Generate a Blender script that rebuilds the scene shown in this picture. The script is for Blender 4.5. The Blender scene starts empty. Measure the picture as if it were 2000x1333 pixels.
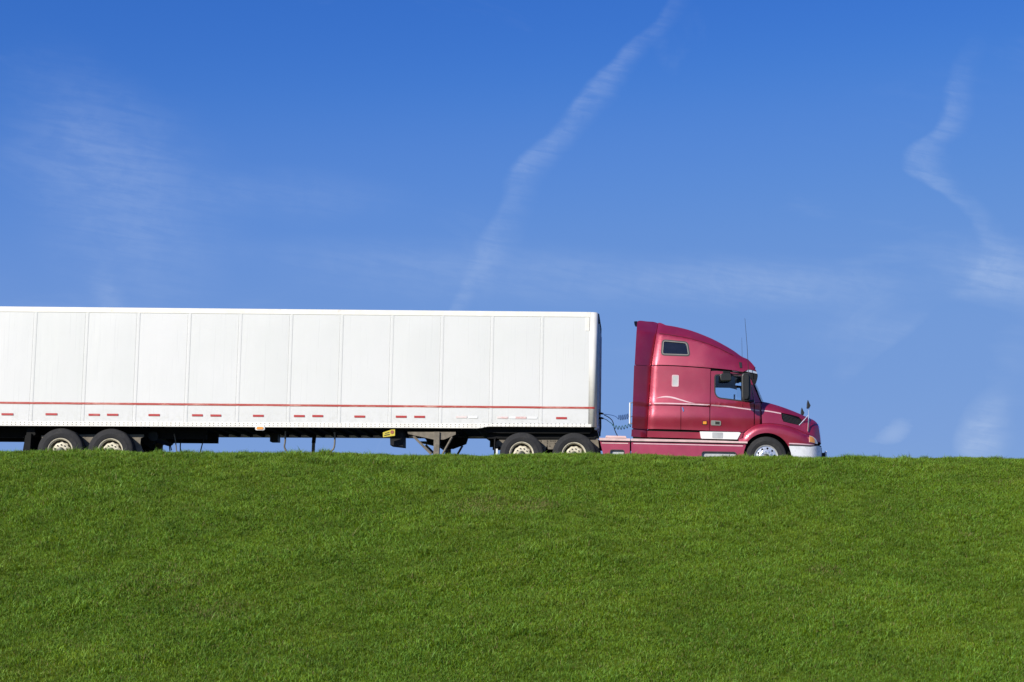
import bpy, bmesh, math, random
import numpy as np
from mathutils import Vector, Matrix

# ------------------------------------------------------------------ camera, sky, sun, exposure
scene = bpy.context.scene
col = scene.collection
CAM = Vector((14.8003, -41.1317, -3.0913))
YAW, PITCH, ROLL = -0.06341, 0.1158, 0.0017
cd = bpy.data.cameras.new('camera')
cd.lens = 59.0
cd.shift_x = -0.235      # the frame is the left part of a wider view
cd.shift_y = 0.06675
cd.sensor_width = 36.0
cd.clip_start = 0.1
cd.clip_end = 20000
cam = bpy.data.objects.new('camera', cd)
col.objects.link(cam)
cam.location = CAM
fwd = Vector((-math.sin(YAW) * math.cos(PITCH), math.cos(YAW) * math.cos(PITCH), math.sin(PITCH)))
rgt = Vector((math.cos(YAW), math.sin(YAW), 0))
upv = rgt.cross(fwd)
r2 = rgt * math.cos(ROLL) + upv * math.sin(ROLL)
u2 = upv * math.cos(ROLL) - rgt * math.sin(ROLL)
cam.rotation_euler = Matrix((r2, u2, -fwd)).transposed().to_euler()
scene.camera = cam

SUN_AZ = math.radians(218)      # compass style: 180 = from -Y (behind the camera), larger = from the left
SUN_EL = math.radians(27)
sun_dir = Vector((math.sin(SUN_AZ) * math.cos(SUN_EL), math.cos(SUN_AZ) * math.cos(SUN_EL), math.sin(SUN_EL)))
sd = bpy.data.lights.new('sun', 'SUN')
sd.energy = 4.9
sd.angle = math.radians(0.5)
sd.color = (1.0, 0.945, 0.86)
sun = bpy.data.objects.new('sun', sd)
col.objects.link(sun)
sun.rotation_euler = sun_dir.to_track_quat('Z', 'Y').to_euler()
sun.location = (0, -60, 60)

vs = scene.view_settings
vs.view_transform = 'Standard'
vs.look = 'None'
vs.exposure = 0.12
vs.gamma = 1.0
vs.use_curve_mapping = False
scene.cycles.use_denoising = True
scene.cycles.max_bounces = 6
scene.cycles.transparent_max_bounces = 12

world = bpy.data.worlds.new('World')
scene.world = world
world.use_nodes = True


class NT:
    """small helper around a node tree"""
    def __init__(self, tree):
        self.t = tree
        self.n = tree.nodes
        self.l = tree.links

    def node(self, typ, **kw):
        n = self.n.new(typ)
        for k, v in kw.items():
            setattr(n, k, v)
        return n

    def inp(self, sock, v):
        if isinstance(v, bpy.types.NodeSocket):
            self.l.new(v, sock)
        elif v is not None:
            sock.default_value = v

    def math(self, op, a, b=None, c=None, clamp=False):
        n = self.node('ShaderNodeMath', operation=op, use_clamp=clamp)
        self.inp(n.inputs[0], a)
        if b is not None:
            self.inp(n.inputs[1], b)
        if c is not None:
            self.inp(n.inputs[2], c)
        return n.outputs[0]

    def noise(self, vec, scale, detail=4, rough=0.5, dist=0.0):
        n = self.node('ShaderNodeTexNoise')
        self.inp(n.inputs['Vector'], vec)
        n.inputs['Scale'].default_value = scale
        n.inputs['Detail'].default_value = detail
        n.inputs['Roughness'].default_value = rough
        n.inputs['Distortion'].default_value = dist
        return n.outputs['Fac']

    def ramp(self, fac, stops):
        n = self.node('ShaderNodeValToRGB')
        self.inp(n.inputs[0], fac)
        e = n.color_ramp.elements
        while len(e) < len(stops):
            e.new(0.5)
        for el, (p, c) in zip(e, stops):
            el.position = p
            el.color = c if len(c) == 4 else (*c, 1)
        return n.outputs[0]

    def mapr(self, v, a, b, c=0.0, d=1.0, smooth=True):
        n = self.node('ShaderNodeMapRange')
        n.interpolation_type = 'SMOOTHSTEP' if smooth else 'LINEAR'
        self.inp(n.inputs['Value'], v)
        n.inputs['From Min'].default_value = a
        n.inputs['From Max'].default_value = b
        n.inputs['To Min'].default_value = c
        n.inputs['To Max'].default_value = d
        return n.outputs[0]

    def mix(self, fac, a, b, blend='MIX'):
        n = self.node('ShaderNodeMix', data_type='RGBA', blend_type=blend)
        self.inp(n.inputs['Factor'], fac)
        self.inp(n.inputs[6], a)
        self.inp(n.inputs[7], b)
        return n.outputs[2]

    def vec(self, x, y, z):
        n = self.node('ShaderNodeCombineXYZ')
        for i, v in enumerate((x, y, z)):
            self.inp(n.inputs[i], v)
        return n.outputs[0]

    def curve(self, v, pts):
        n = self.node('ShaderNodeFloatCurve')
        c = n.mapping.curves[0]
        n.mapping.use_clip = False
        pts = sorted(pts)
        while len(c.points) < len(pts):
            c.points.new(0.5, 0.5)
        for p, q in zip(c.points, pts):
            p.location = q
            p.handle_type = 'AUTO_CLAMPED'
        n.mapping.update()
        self.inp(n.inputs['Value'], v)
        return n.outputs[0]


def build_world():
    w = NT(world.node_tree)
    w.n.clear()
    out = w.node('ShaderNodeOutputWorld')
    bg = w.node('ShaderNodeBackground')
    w.l.new(bg.outputs[0], out.inputs[0])
    bg.inputs['Strength'].default_value = 0.105
    sky = w.node('ShaderNodeTexSky', sky_type='NISHITA')
    sky.sun_disc = False
    sky.sun_elevation = SUN_EL
    sky.sun_rotation = SUN_AZ
    sky.altitude = 0
    sky.air_density = 1.0
    sky.dust_density = 0.25
    sky.ozone_density = 3.0
    hs = w.node('ShaderNodeHueSaturation')
    hs.inputs['Hue'].default_value = 0.512
    hs.inputs['Saturation'].default_value = 1.22
    hs.inputs['Value'].default_value = 1.0
    w.l.new(sky.outputs[0], hs.inputs['Color'])
    # colour response of the clear, dry sky: deep blue overhead, little whitening towards the horizon
    sc_ = w.node('ShaderNodeSeparateColor')
    w.l.new(hs.outputs[0], sc_.inputs[0])
    K = 0.105
    tone = (((0, 0), (.04, .018), (.084, .044), (.122, .095), (.195, .155), (.319, .185), (.44, .205), (1.0, .27)),
            ((0, 0), (.10, .08), (.195, .168), (.266, .245), (.376, .306), (.558, .338), (.694, .356), (1.0, .415)),
            ((0, 0), (.20, .28), (.456, .591), (.558, .665), (.665, .680), (.84, .690), (1.0, .70)))
    cc_ = w.node('ShaderNodeCombineColor')
    for i in range(3):
        v_ = w.curve(w.math('MULTIPLY', sc_.outputs[i], K), tone[i])
        w.l.new(w.math('DIVIDE', v_, K * 1.087), cc_.inputs[i])
    tc = w.node('ShaderNodeTexCoord')
    sep = w.node('ShaderNodeSeparateXYZ')
    w.l.new(tc.outputs['Generated'], sep.inputs[0])
    dx, dy, dz = sep.outputs
    ys = w.math('MAXIMUM', dy, 0.05)
    u = w.math('DIVIDE', dx, ys)
    v = w.math('DIVIDE', dz, ys)
    front = w.mapr(dy, 0.5, 0.8)
    uv = w.vec(u, v, 0.0)
    # feathery warps
    wob = w.noise(uv, 9.0, 5, 0.6)
    wob2 = w.noise(uv, 38.0, 4, 0.6)
    uu = w.math('ADD', u, w.math('ADD', w.math('MULTIPLY_ADD', wob, 0.016, -0.008), w.math('MULTIPLY_ADD', wob2, 0.009, -0.0045)))
    fib_vec = w.vec(w.math('MULTIPLY', u, 26.0), w.math('MULTIPLY', w.math('MULTIPLY_ADD', u, 0.16, v), 190.0), 0.0)
    fib = w.noise(fib_vec, 1.0, 5, 0.62, 0.6)
    puff = w.noise(uv, 55.0, 6, 0.65, 0.4)
    tex = w.mapr(w.math('MULTIPLY_ADD', fib, 0.55, w.math('MULTIPLY', puff, 0.45)), 0.34, 0.66)
    V0, V1, U0, U1 = 0.05, 0.40, -0.5, 0.6

    def trail(pts, width, strength):
        # pts: (u, v, relative width, relative strength) from top to bottom
        t = w.math('DIVIDE', w.math('SUBTRACT', v, V0), V1 - V0)
        cu = w.curve(t, [((b - V0) / (V1 - V0), (a - U0) / (U1 - U0)) for a, b, _, _ in pts])
        cw = w.curve(t, [((b - V0) / (V1 - V0), c) for _, b, c, _ in pts])
        cs = w.curve(t, [((b - V0) / (V1 - V0), s) for _, b, _, s in pts])
        c = w.math('MULTIPLY_ADD', cu, U1 - U0, U0)
        d = w.math('SUBTRACT', uu, c)
        d = w.math('DIVIDE', d, w.math('MAXIMUM', w.math('MULTIPLY', cw, width), 0.001))
        # a crisp windward edge, feathering out to the lee side
        g = w.math('MULTIPLY', w.mapr(d, -0.75, -0.25, 0.0, 1.0), w.mapr(d, -0.2, 1.15, 1.0, 0.0))
        g = w.math('MULTIPLY', g, w.math('MULTIPLY_ADD', tex, 0.72, 0.28))
        return w.math('MULTIPLY', w.math('MULTIPLY', g, cs), strength)

    def blob(c, ru, rv, strength, slant=0.0, wk=0.6):
        a = w.math('DIVIDE', w.math('SUBTRACT', w.math('MULTIPLY_ADD', v, slant, uu), c[0] + slant * c[1]), ru)
        b = w.math('DIVIDE', w.math('SUBTRACT', v, c[1]), rv)
        r = w.math('SQRT', w.math('ADD', w.math('MULTIPLY', a, a), w.math('MULTIPLY', b, b)))
        r = w.math('ADD', r, w.math('MULTIPLY_ADD', wob, wk, -wk / 2))
        g = w.mapr(r, 0.0, 1.1, 1.0, 0.0)
        g = w.math('MULTIPLY', g, w.math('MULTIPLY_ADD', tex, 0.6, 0.4))
        return w.math('MULTIPLY', g, strength * 0.5)

    A = [(0.0203, 0.3771), (0.0094, 0.3572), (-0.0093, 0.3405), (-0.0217, 0.3257), (-0.037, 0.306), (-0.0492, 0.2881), (-0.0675, 0.2702), (-0.0781, 0.2573), (-0.0824, 0.2398), (-0.0927, 0.2176), (-0.103, 0.1971), (-0.1103, 0.1845), (-0.1176, 0.1704)]
    Aw = [0.8, 0.8, 0.9, 1.0, 1.1, 1.0, 1.2, 1.1, 1.0, 1.2, 1.0, 0.7, 0.6]
    As = [0.2, 0.45, 0.7, 0.9, 1.0, 0.7, 1.0, 0.95, 0.55, 0.6, 0.45, 0.55, 0.5]
    Bp = [(0.2053, 0.3554), (0.197, 0.3355), (0.1896, 0.3124), (0.1836, 0.2928), (0.1675, 0.2788), (0.1674, 0.2682), (0.18, 0.2571), (0.1942, 0.2461), (0.2051, 0.2318), (0.2144, 0.2128), (0.2094, 0.1983), (0.1981, 0.1839)]
    Bw = [0.7, 0.8, 0.9, 1.0, 1.1, 1.3, 1.1, 0.8, 0.9, 1.4, 2.0, 2.4]
    Bs = [0.0, 0.25, 0.6, 0.8, 0.9, 1.0, 0.85, 0.6, 0.5, 0.5, 0.5, 0.1]
    parts = [trail([(a, b, c, s) for (a, b), c, s in zip(A, Aw, As)], 0.0135, 0.14),
             trail([(a, b, c, s) for (a, b), c, s in zip(Bp, Bw, Bs)], 0.0140, 0.15)]
    for (c, ru, rv, st, sl) in (([(-0.3078, 0.2359)][0], 0.075, 0.085, 0.22, 0.3), ([(-0.3413, 0.2822)][0], 0.06, 0.06, 0.10, 0.3),
                                ([(-0.3188, 0.1817)][0], 0.014, 0.02, 0.18, 0.3),
                                ([(-0.0202, 0.1942)][0], 0.24, 0.020, 0.18, 0.06), ([(0.0727, 0.1917)][0], 0.10, 0.020, 0.14, 0.0), ([(-0.1428, 0.2074)][0], 0.16, 0.014, 0.10, 0.1),
                                ([(0.2174, 0.2001)][0], 0.05, 0.03, 0.25, 0.8), ([(0.1664, 0.1614)][0], 0.09, 0.022, 0.15, 0.5),
                                ([(0.1362, 0.097)][0], 0.034, 0.022, 1.0, -0.6), ([(0.1487, 0.1064)][0], 0.022, 0.020, 0.8, -0.6), ([(0.1985, 0.096)][0], 0.026, 0.022, 0.42, -0.4),
                                ([(0.1987, 0.1131)][0], 0.024, 0.026, 0.30, -0.4), ([(-0.2165, 0.2438)][0], 0.09, 0.02, 0.10, 0.5)):
        parts.append(blob(c, ru, rv, st, sl, 0.6 if sl >= -0.5 else 0.2))
    tot = parts[0]
    for p in parts[1:]:
        tot = w.math('ADD', tot, p)
    tot = w.math('MULTIPLY', tot, front)
    # thin cirrus over the whole dome
    cir = w.mapr(w.noise(w.vec(w.math('MULTIPLY', dx, 2.2), dy, w.math('MULTIPLY', dz, 6.0)), 2.6, 6, 0.6, 0.8), 0.52, 0.85, 0.0, 0.12)
    tot = w.math('ADD', tot, w.math('MULTIPLY', cir, w.mapr(dz, 0.0, 0.05)), clamp=True)
    cloud = w.node('ShaderNodeRGB')
    cloud.outputs[0].default_value = (7.0, 7.9, 8.9, 1)
    colr = w.mix(tot, cc_.outputs[0], cloud.outputs[0])
    w.l.new(colr, bg.inputs['Color'])


build_world()

# ------------------------------------------------------------------ materials
MATS = {}


def new_mat(name):
    m = bpy.data.materials.new(name)
    m.use_nodes = True
    MATS[name] = m
    return m, NT(m.node_tree), m.node_tree.nodes['Principled BSDF']


def simple(name, color, rough=0.5, metal=0.0, coat=0.0, spec=0.5, var=0.12, scale=6.0, bump=0.0, dirt=None):
    """principled material with a little tonal variation, optional dirt blotches and relief"""
    m, t, b = new_mat(name)
    tc = t.node('ShaderNodeTexCoord')
    n = t.noise(tc.outputs['Object'], scale, 6, 0.6)
    lo = tuple(c * (1 - var) for c in color)
    hi = tuple(min(1, c * (1 + var)) for c in color)
    c = t.ramp(n, [(0.3, lo), (0.7, hi)])
    if dirt:
        d = t.mapr(t.noise(tc.outputs['Object'], dirt[1], 6, 0.7), dirt[2], dirt[2] + 0.2)
        d = t.math('MULTIPLY', d, dirt[3])
        c = t.mix(d, c, (*dirt[0], 1))
    t.l.new(c, b.inputs['Base Color'])
    b.inputs['Roughness'].default_value = rough
    b.inputs['Metallic'].default_value = metal
    b.inputs['Coat Weight'].default_value = coat
    b.inputs['Coat Roughness'].default_value = 0.08
    b.inputs['Specular IOR Level'].default_value = spec
    if bump:
        bp = t.node('ShaderNodeBump')
        bp.inputs['Strength'].default_value = bump
        bp.inputs['Distance'].default_value = 0.02
        t.l.new(t.noise(tc.outputs['Object'], scale * 4, 4, 0.6), bp.inputs['Height'])
        t.l.new(bp.outputs[0], b.inputs['Normal'])
    return m


def paint(name, color, metal, rough):
    m, t, b = new_mat(name)
    tc = t.node('ShaderNodeTexCoord')
    n = t.noise(tc.outputs['Object'], 1.6, 5, 0.6)
    c = t.ramp(n, [(0.3, tuple(x * 0.88 for x in color)), (0.7, tuple(x * 1.12 for x in color))])
    # road dust settling in soft blotches
    d = t.math('MULTIPLY', t.mapr(t.noise(tc.outputs['Object'], 3.1, 7, 0.68), 0.45, 0.75), 0.05)
    c = t.mix(d, c, (0.42, 0.30, 0.27, 1))
    t.l.new(c, b.inputs['Base Color'])
    b.inputs['Metallic'].default_value = metal
    b.inputs['Roughness'].default_value = rough
    b.inputs['Coat Weight'].default_value = 0.7
    b.inputs['Coat Roughness'].default_value = 0.10
    # aluminium flake under the lacquer: a broad pale lobe
    fl = t.node('ShaderNodeBsdfGlossy')
    fl.inputs['Color'].default_value = (0.95, 0.40, 0.46, 1)
    t.l.new(t.mapr(t.noise(tc.outputs['Object'], 3.0, 6, 0.7), 0.3, 0.7, 0.42, 0.47), fl.inputs['Roughness'])
    mx = t.node('ShaderNodeMixShader')
    mx.inputs[0].default_value = 0.11
    out = [n for n in t.n if n.type == 'OUTPUT_MATERIAL'][0]
    t.l.new(b.outputs[0], mx.inputs[1])
    t.l.new(fl.outputs[0], mx.inputs[2])
    t.l.new(mx.outputs[0], out.inputs['Surface'])
    # panels are never perfectly flat
    bp = t.node('ShaderNodeBump')
    bp.inputs['Strength'].default_value = 0.14
    bp.inputs['Distance'].default_value = 0.012
    t.l.new(t.noise(tc.outputs['Object'], 1.8, 2, 0.5), bp.inputs['Height'])
    t.l.new(bp.outputs[0], b.inputs['Normal'])
    t.l.new(bp.outputs[0], fl.inputs['Normal'])
    return m


RED = paint('red_metallic_paint', (0.33, 0.008, 0.038), 0.35, 0.36)
REDDARK = simple('dark_red_crease_shade', (0.09, 0.006, 0.016), 0.6)  # darker red for the painted shade line of the roof crease
PINKLEDGE = simple('faded_red_ledge', (0.66, 0.47, 0.44), 0.4, var=0.15)
PALESTRIPE = simple('pale_pink_pinstripe', (0.66, 0.44, 0.47), 0.4)
BLACK = simple('black_plastic', (0.006, 0.006, 0.007), 0.5, var=0.3, spec=0.3)
FRAMEBLACK = simple('black_chassis_paint', (0.005, 0.005, 0.005), 0.7, var=0.4, spec=0.2, dirt=((0.016, 0.015, 0.012), 5, 0.55, 0.5))
MIRRORBLACK = simple('mirror_housing_black', (0.016, 0.016, 0.015), 0.4, var=0.2)
GREYSTEEL = simple('dusty_grey_steel', (0.175, 0.150, 0.112), 0.75, var=0.3, scale=9, dirt=((0.08, 0.07, 0.05), 8, 0.5, 0.6))
GREYPLATE = simple('grey_step_plate', (0.46, 0.47, 0.46), 0.45, metal=0.2)
CREAMRIM = simple('cream_painted_rim', (0.62, 0.57, 0.42), 0.5, var=0.15, scale=14, dirt=((0.20, 0.16, 0.09), 9, 0.5, 0.55))
ALU = simple('brushed_aluminium', (0.78, 0.78, 0.77), 0.30, metal=0.75, var=0.06)
CHROME = simple('chrome', (0.86, 0.87, 0.88), 0.12, metal=1.0, var=0.04)
BUMPER = simple('satin_bumper', (0.78, 0.79, 0.78), 0.35, metal=0.15, var=0.15, scale=5, dirt=((0.35, 0.34, 0.32), 5, 0.5, 0.5))
RUBBER = simple('tyre_rubber', (0.017, 0.017, 0.018), 0.85, var=0.25, scale=10, bump=0.2, dirt=((0.07, 0.065, 0.055), 4, 0.5, 0.45))
HUBOIL = simple('oily_hub', (0.05, 0.055, 0.035), 0.45, var=0.3)
WHITEPAINT = simple('white_paint', (0.80, 0.80, 0.77), 0.4, var=0.05, dirt=((0.55, 0.50, 0.40), 4, 0.55, 0.35))
RAILWHITE = simple('white_rail', (0.82, 0.795, 0.72), 0.38, var=0.06, scale=3, dirt=((0.58, 0.50, 0.38), 5, 0.56, 0.45))
RIVET = simple('rivet_grey', (0.09, 0.085, 0.07), 0.6)
RIVETWHITE = simple('painted_rivet', (0.62, 0.615, 0.57), 0.5)
SEALGREY = simple('window_seal', (0.035, 0.033, 0.030), 0.5)
TRIMGREY = simple('window_trim_grey', (0.20, 0.19, 0.17), 0.4)
INTERIOR = simple('cab_interior', (0.55, 0.58, 0.62), 0.8)
DASHGREY = simple('dashboard_plastic', (0.06, 0.065, 0.07), 0.7)
AMBER = simple('amber_lens', (0.85, 0.33, 0.05), 0.2, coat=0.6, spec=0.6)
YELLOW = simple('yellow_sign', (0.56, 0.46, 0.04), 0.6)
SIGNRED = simple('brown_red_sign_disc', (0.30, 0.09, 0.05), 0.5)
SIGNINK = simple('sign_ink', (0.03, 0.03, 0.02), 0.6)
BLUEHOSE = simple('blue_hose', (0.02, 0.07, 0.22), 0.4)
GREENHOSE = simple('green_hose', (0.01, 0.09, 0.08), 0.4)
PLYWHITE = simple('trailer_front_wall', (0.62, 0.66, 0.74), 0.5)
STEELROD = simple('bare_steel_rod', (0.16, 0.145, 0.125), 0.6, metal=0.2, var=0.3)
ASPHALT = simple('asphalt', (0.05, 0.05, 0.052), 0.9, var=0.3, scale=20, bump=0.5)
GRAVEL = simple('gravel_shoulder', (0.22, 0.20, 0.17), 0.95, var=0.4, scale=40, bump=0.8)
ROADWHITE = simple('road_marking', (0.7, 0.7, 0.67), 0.7, var=0.15, scale=12)
LENSCLEAR = simple('clear_lamp_lens', (0.75, 0.74, 0.70), 0.15, coat=0.6)


def trailer_panel_mat():
    m, t, b = new_mat('white_trailer_skin')
    tc = t.node('ShaderNodeTexCoord')
    g = t.node('ShaderNodeNewGeometry')
    ob = t.node('ShaderNodeObjectInfo')
    sep = t.node('ShaderNodeSeparateXYZ')
    t.l.new(g.outputs['Position'], sep.inputs[0])
    X, Y, Z = sep.outputs
    big = t.noise(g.outputs['Position'], 0.7, 4, 0.55)
    streak = t.noise(t.vec(t.math('MULTIPLY', X, 16.0), Y, t.math('MULTIPLY', Z, 0.5)), 1.0, 5, 0.6)
    c = t.ramp(t.math('ADD', t.math('MULTIPLY', big, 0.7), t.math('MULTIPLY', ob.outputs['Random'], 0.3)),
               [(0.25, (0.685, 0.690, 0.655)), (0.75, (0.735, 0.73, 0.705))])
    # road grime creeping up from the floor line
    low = t.mapr(Z, 1.30, 1.75, 1.0, 0.0)
    gr = t.math('MULTIPLY', low, t.mapr(t.noise(g.outputs['Position'], 7.0, 7, 0.7), 0.42, 0.72))
    c = t.mix(t.math('MULTIPLY', gr, 0.35), c, (0.50, 0.49, 0.42, 1))
    c = t.mix(t.math('MULTIPLY', t.mapr(streak, 0.55, 0.8), 0.10), c, (0.60, 0.60, 0.55, 1))
    t.l.new(c, b.inputs['Base Color'])
    t.l.new(t.mapr(streak, 0.3, 0.7, 0.26, 0.36), b.inputs['Roughness'])
    b.inputs['Coat Weight'].default_value = 0.0
    b.inputs['Coat Roughness'].default_value = 0.2
    bp = t.node('ShaderNodeBump')
    bp.inputs['Strength'].default_value = 0.35
    bp.inputs['Distance'].default_value = 0.012
    t.l.new(t.noise(t.vec(X, Y, t.math('MULTIPLY', Z, 0.6)), 2.2, 3, 0.5), bp.inputs['Height'])
    t.l.new(bp.outputs[0], b.inputs['Normal'])
    return m


SKIN = trailer_panel_mat()


def worn_red(name, base, under, wear):
    m, t, b = new_mat(name)
    g = t.node('ShaderNodeNewGeometry')
    sep = t.node('ShaderNodeSeparateXYZ')
    t.l.new(g.outputs['Position'], sep.inputs[0])
    X, Y, Z = sep.outputs
    n = t.noise(t.vec(t.math('MULTIPLY', X, 5.0), Y, t.math('MULTIPLY', Z, 40.0)), 1.0, 7, 0.75)
    n2 = t.noise(t.vec(X, Y, 0.0), 0.9, 3, 0.5)
    f = t.mapr(t.math('MULTIPLY_ADD', n2, 0.5, t.math('MULTIPLY', n, 0.6)), wear, wear + 0.16)
    c = t.mix(f, (*base, 1), (*under, 1))
    t.l.new(c, b.inputs['Base Color'])
    b.inputs['Roughness'].default_value = 0.45
    return m


STRIPE = worn_red('worn_red_stripe', (0.42, 0.045, 0.030), (0.60, 0.28, 0.22), 0.52)
TAPE = worn_red('red_reflective_tape', (0.44, 0.035, 0.032), (0.60, 0.25, 0.22), 0.60)
TAPEFADED = worn_red('faded_reflective_tape', (0.58, 0.16, 0.14), (0.76, 0.66, 0.62), 0.40)


def glass(name, tint, refl):
    m, t, b = new_mat(name)
    t.n.remove(b)
    out = [n for n in t.n if n.type == 'OUTPUT_MATERIAL'][0]
    tr = t.node('ShaderNodeBsdfTransparent')
    tr.inputs[0].default_value = (*tint, 1)
    gl = t.node('ShaderNodeBsdfGlossy')
    gl.inputs['Roughness'].default_value = 0.03
    fr = t.node('ShaderNodeFresnel')
    fr.inputs['IOR'].default_value = 1.5
    mx = t.node('ShaderNodeMixShader')
    t.l.new(t.math('ADD', fr.outputs[0], refl, clamp=True), mx.inputs[0])
    t.l.new(tr.outputs[0], mx.inputs[1])
    t.l.new(gl.outputs[0], mx.inputs[2])
    t.l.new(mx.outputs[0], out.inputs['Surface'])
    return m


GLASS = glass('window_glass', (0.90, 0.97, 1.0), 0.05)
DARKGLASS = simple('dark_tinted_glass', (0.012, 0.014, 0.022), 0.06, coat=0.3, var=0.2)

# ------------------------------------------------------------------ object helpers


def link(o, parent=None):
    col.objects.link(o)
    if parent is not None:
        o.parent = parent
    return o


def empty(name, loc, label, cat, group=None):
    o = bpy.data.objects.new(name, None)
    o.empty_display_size = 0.3
    o.location = loc
    o['label'] = label
    o['category'] = cat
    if group:
        o['group'] = group
    return link(o)


def add_obj(name, bm, mat, parent=None, smooth=False, origin=None):
    """link bm as one mesh; geometry is given in world metres and moved into the parent's frame"""
    off = Vector((0, 0, 0))
    q = parent
    while q is not None:
        off += Vector(q.location)
        q = q.parent
    org = Vector(origin) if origin else off
    me = bpy.data.meshes.new(name)
    bmesh.ops.translate(bm, verts=bm.verts, vec=-org)
    bm.normal_update()
    bm.to_mesh(me)
    bm.free()
    if smooth:
        me.polygons.foreach_set('use_smooth', [True] * len(me.polygons))
    o = bpy.data.objects.new(name, me)
    o.location = org - off
    for m in (mat if isinstance(mat, (list, tuple)) else [mat]):
        me.materials.append(m)
    return link(o, parent)


def box(bm, x0, x1, y0, y1, z0, z1, bev=0.0):
    r = bmesh.ops.create_cube(bm, size=1.0)
    bmesh.ops.scale(bm, verts=r['verts'], vec=(abs(x1 - x0), abs(y1 - y0), abs(z1 - z0)))
    bmesh.ops.translate(bm, verts=r['verts'], vec=((x0 + x1) / 2, (y0 + y1) / 2, (z0 + z1) / 2))
    if bev:
        es = list({e for v in r['verts'] for e in v.link_edges})
        bmesh.ops.bevel(bm, geom=es, offset=bev, segments=2, affect='EDGES', profile=0.6)
    return bm


def B(*a, **k):
    return box(bmesh.new(), *a, **k)


def prism(bm, pts, y0, y1):
    """extrude an x,z outline from y0 to y1"""
    a = [bm.verts.new((x, y0, z)) for x, z in pts]
    b = [bm.verts.new((x, y1, z)) for x, z in pts]
    n = len(pts)
    bm.faces.new(a)
    bm.faces.new(b[::-1])
    for i in range(n):
        bm.faces.new((a[i], b[i], b[(i + 1) % n], a[(i + 1) % n]))
    bmesh.ops.recalc_face_normals(bm, faces=bm.faces)
    return bm


def PR(pts, y0, y1, bev=0.0):
    bm = prism(bmesh.new(), pts, y0, y1)
    if bev:
        bmesh.ops.bevel(bm, geom=list(bm.edges), offset=bev, segments=2, affect='EDGES', profile=0.6)
    return bm


def tube(bm, pts, r, seg=8, r_end=None):
    pts = [Vector(p) for p in pts]
    rings = []
    ref = None
    for i, p in enumerate(pts):
        d = (pts[min(i + 1, len(pts) - 1)] - pts[max(i - 1, 0)]).normalized()
        if ref is None:
            ref = d.orthogonal().normalized()
        a = (ref - d * ref.dot(d)).normalized()
        ref = a
        b = d.cross(a)
        rr = r if r_end is None else r + (r_end - r) * i / (len(pts) - 1)
        rings.append([bm.verts.new(p + (a * math.cos(2 * math.pi * k / seg) + b * math.sin(2 * math.pi * k / seg)) * rr) for k in range(seg)])
    for r0, r1 in zip(rings, rings[1:]):
        for k in range(seg):
            bm.faces.new((r0[k], r0[(k + 1) % seg], r1[(k + 1) % seg], r1[k]))
    bm.faces.new(rings[0][::-1])
    bm.faces.new(rings[-1])
    bmesh.ops.recalc_face_normals(bm, faces=bm.faces)
    return bm


def T(pts, r, seg=8, r_end=None):
    return tube(bmesh.new(), pts, r, seg, r_end)


def lathe(bm, prof, seg=40, c=(0, 0, 0), closed=False):
    """revolve (radius, y) about the Y axis"""
    rings = []
    for r, y in prof:
        if r < 1e-5:
            rings.append([bm.verts.new((c[0], c[1] + y, c[2]))])
        else:
            rings.append([bm.verts.new((c[0] + r * math.cos(2 * math.pi * k / seg), c[1] + y, c[2] + r * math.sin(2 * math.pi * k / seg))) for k in range(seg)])
    pairs = list(zip(rings, rings[1:]))
    if closed:
        pairs.append((rings[-1], rings[0]))
    for a, b in pairs:
        if len(a) == 1 and len(b) == 1:
            continue
        for k in range(seg):
            k2 = (k + 1) % seg
            if len(a) == 1:
                bm.faces.new((a[0], b[k], b[k2]))
            elif len(b) == 1:
                bm.faces.new((a[k], b[0], a[k2]))
            else:
                bm.faces.new((a[k], b[k], b[k2], a[k2]))
    bmesh.ops.recalc_face_normals(bm, faces=bm.faces)
    return bm


def LA(prof, seg=40, c=(0, 0, 0), closed=False):
    return lathe(bmesh.new(), prof, seg, c, closed)


def rounded(pts, rad, n=5):
    """round the corners of a polygon"""
    out = []
    m = len(pts)
    for i in range(m):
        p0, p1, p2 = Vector(pts[i - 1]), Vector(pts[i]), Vector(pts[(i + 1) % m])
        rr = rad[i] if isinstance(rad, (list, tuple)) else rad
        a = p1 + (p0 - p1).normalized() * min(rr, (p0 - p1).length * 0.48)
        b = p1 + (p2 - p1).normalized() * min(rr, (p2 - p1).length * 0.48)
        for k in range(n + 1):
            t = k / n
            out.append(tuple((1 - t) ** 2 * a + 2 * t * (1 - t) * p1 + t * t * b))
    return out


def smooth_line(pts, n=6):
    """Catmull-Rom through the points"""
    P = [Vector(p) for p in pts]
    P = [P[0] * 2 - P[1]] + P + [P[-1] * 2 - P[-2]]
    out = []
    for i in range(1, len(P) - 2):
        for k in range(n):
            t = k / n
            out.append(tuple(0.5 * ((2 * P[i]) + (P[i + 1] - P[i - 1]) * t + (2 * P[i - 1] - 5 * P[i] + 4 * P[i + 1] - P[i + 2]) * t * t
                                    + (3 * P[i] - P[i - 1] - 3 * P[i + 1] + P[i + 2]) * t ** 3)))
    out.append(tuple(P[-2]))
    return out


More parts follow.
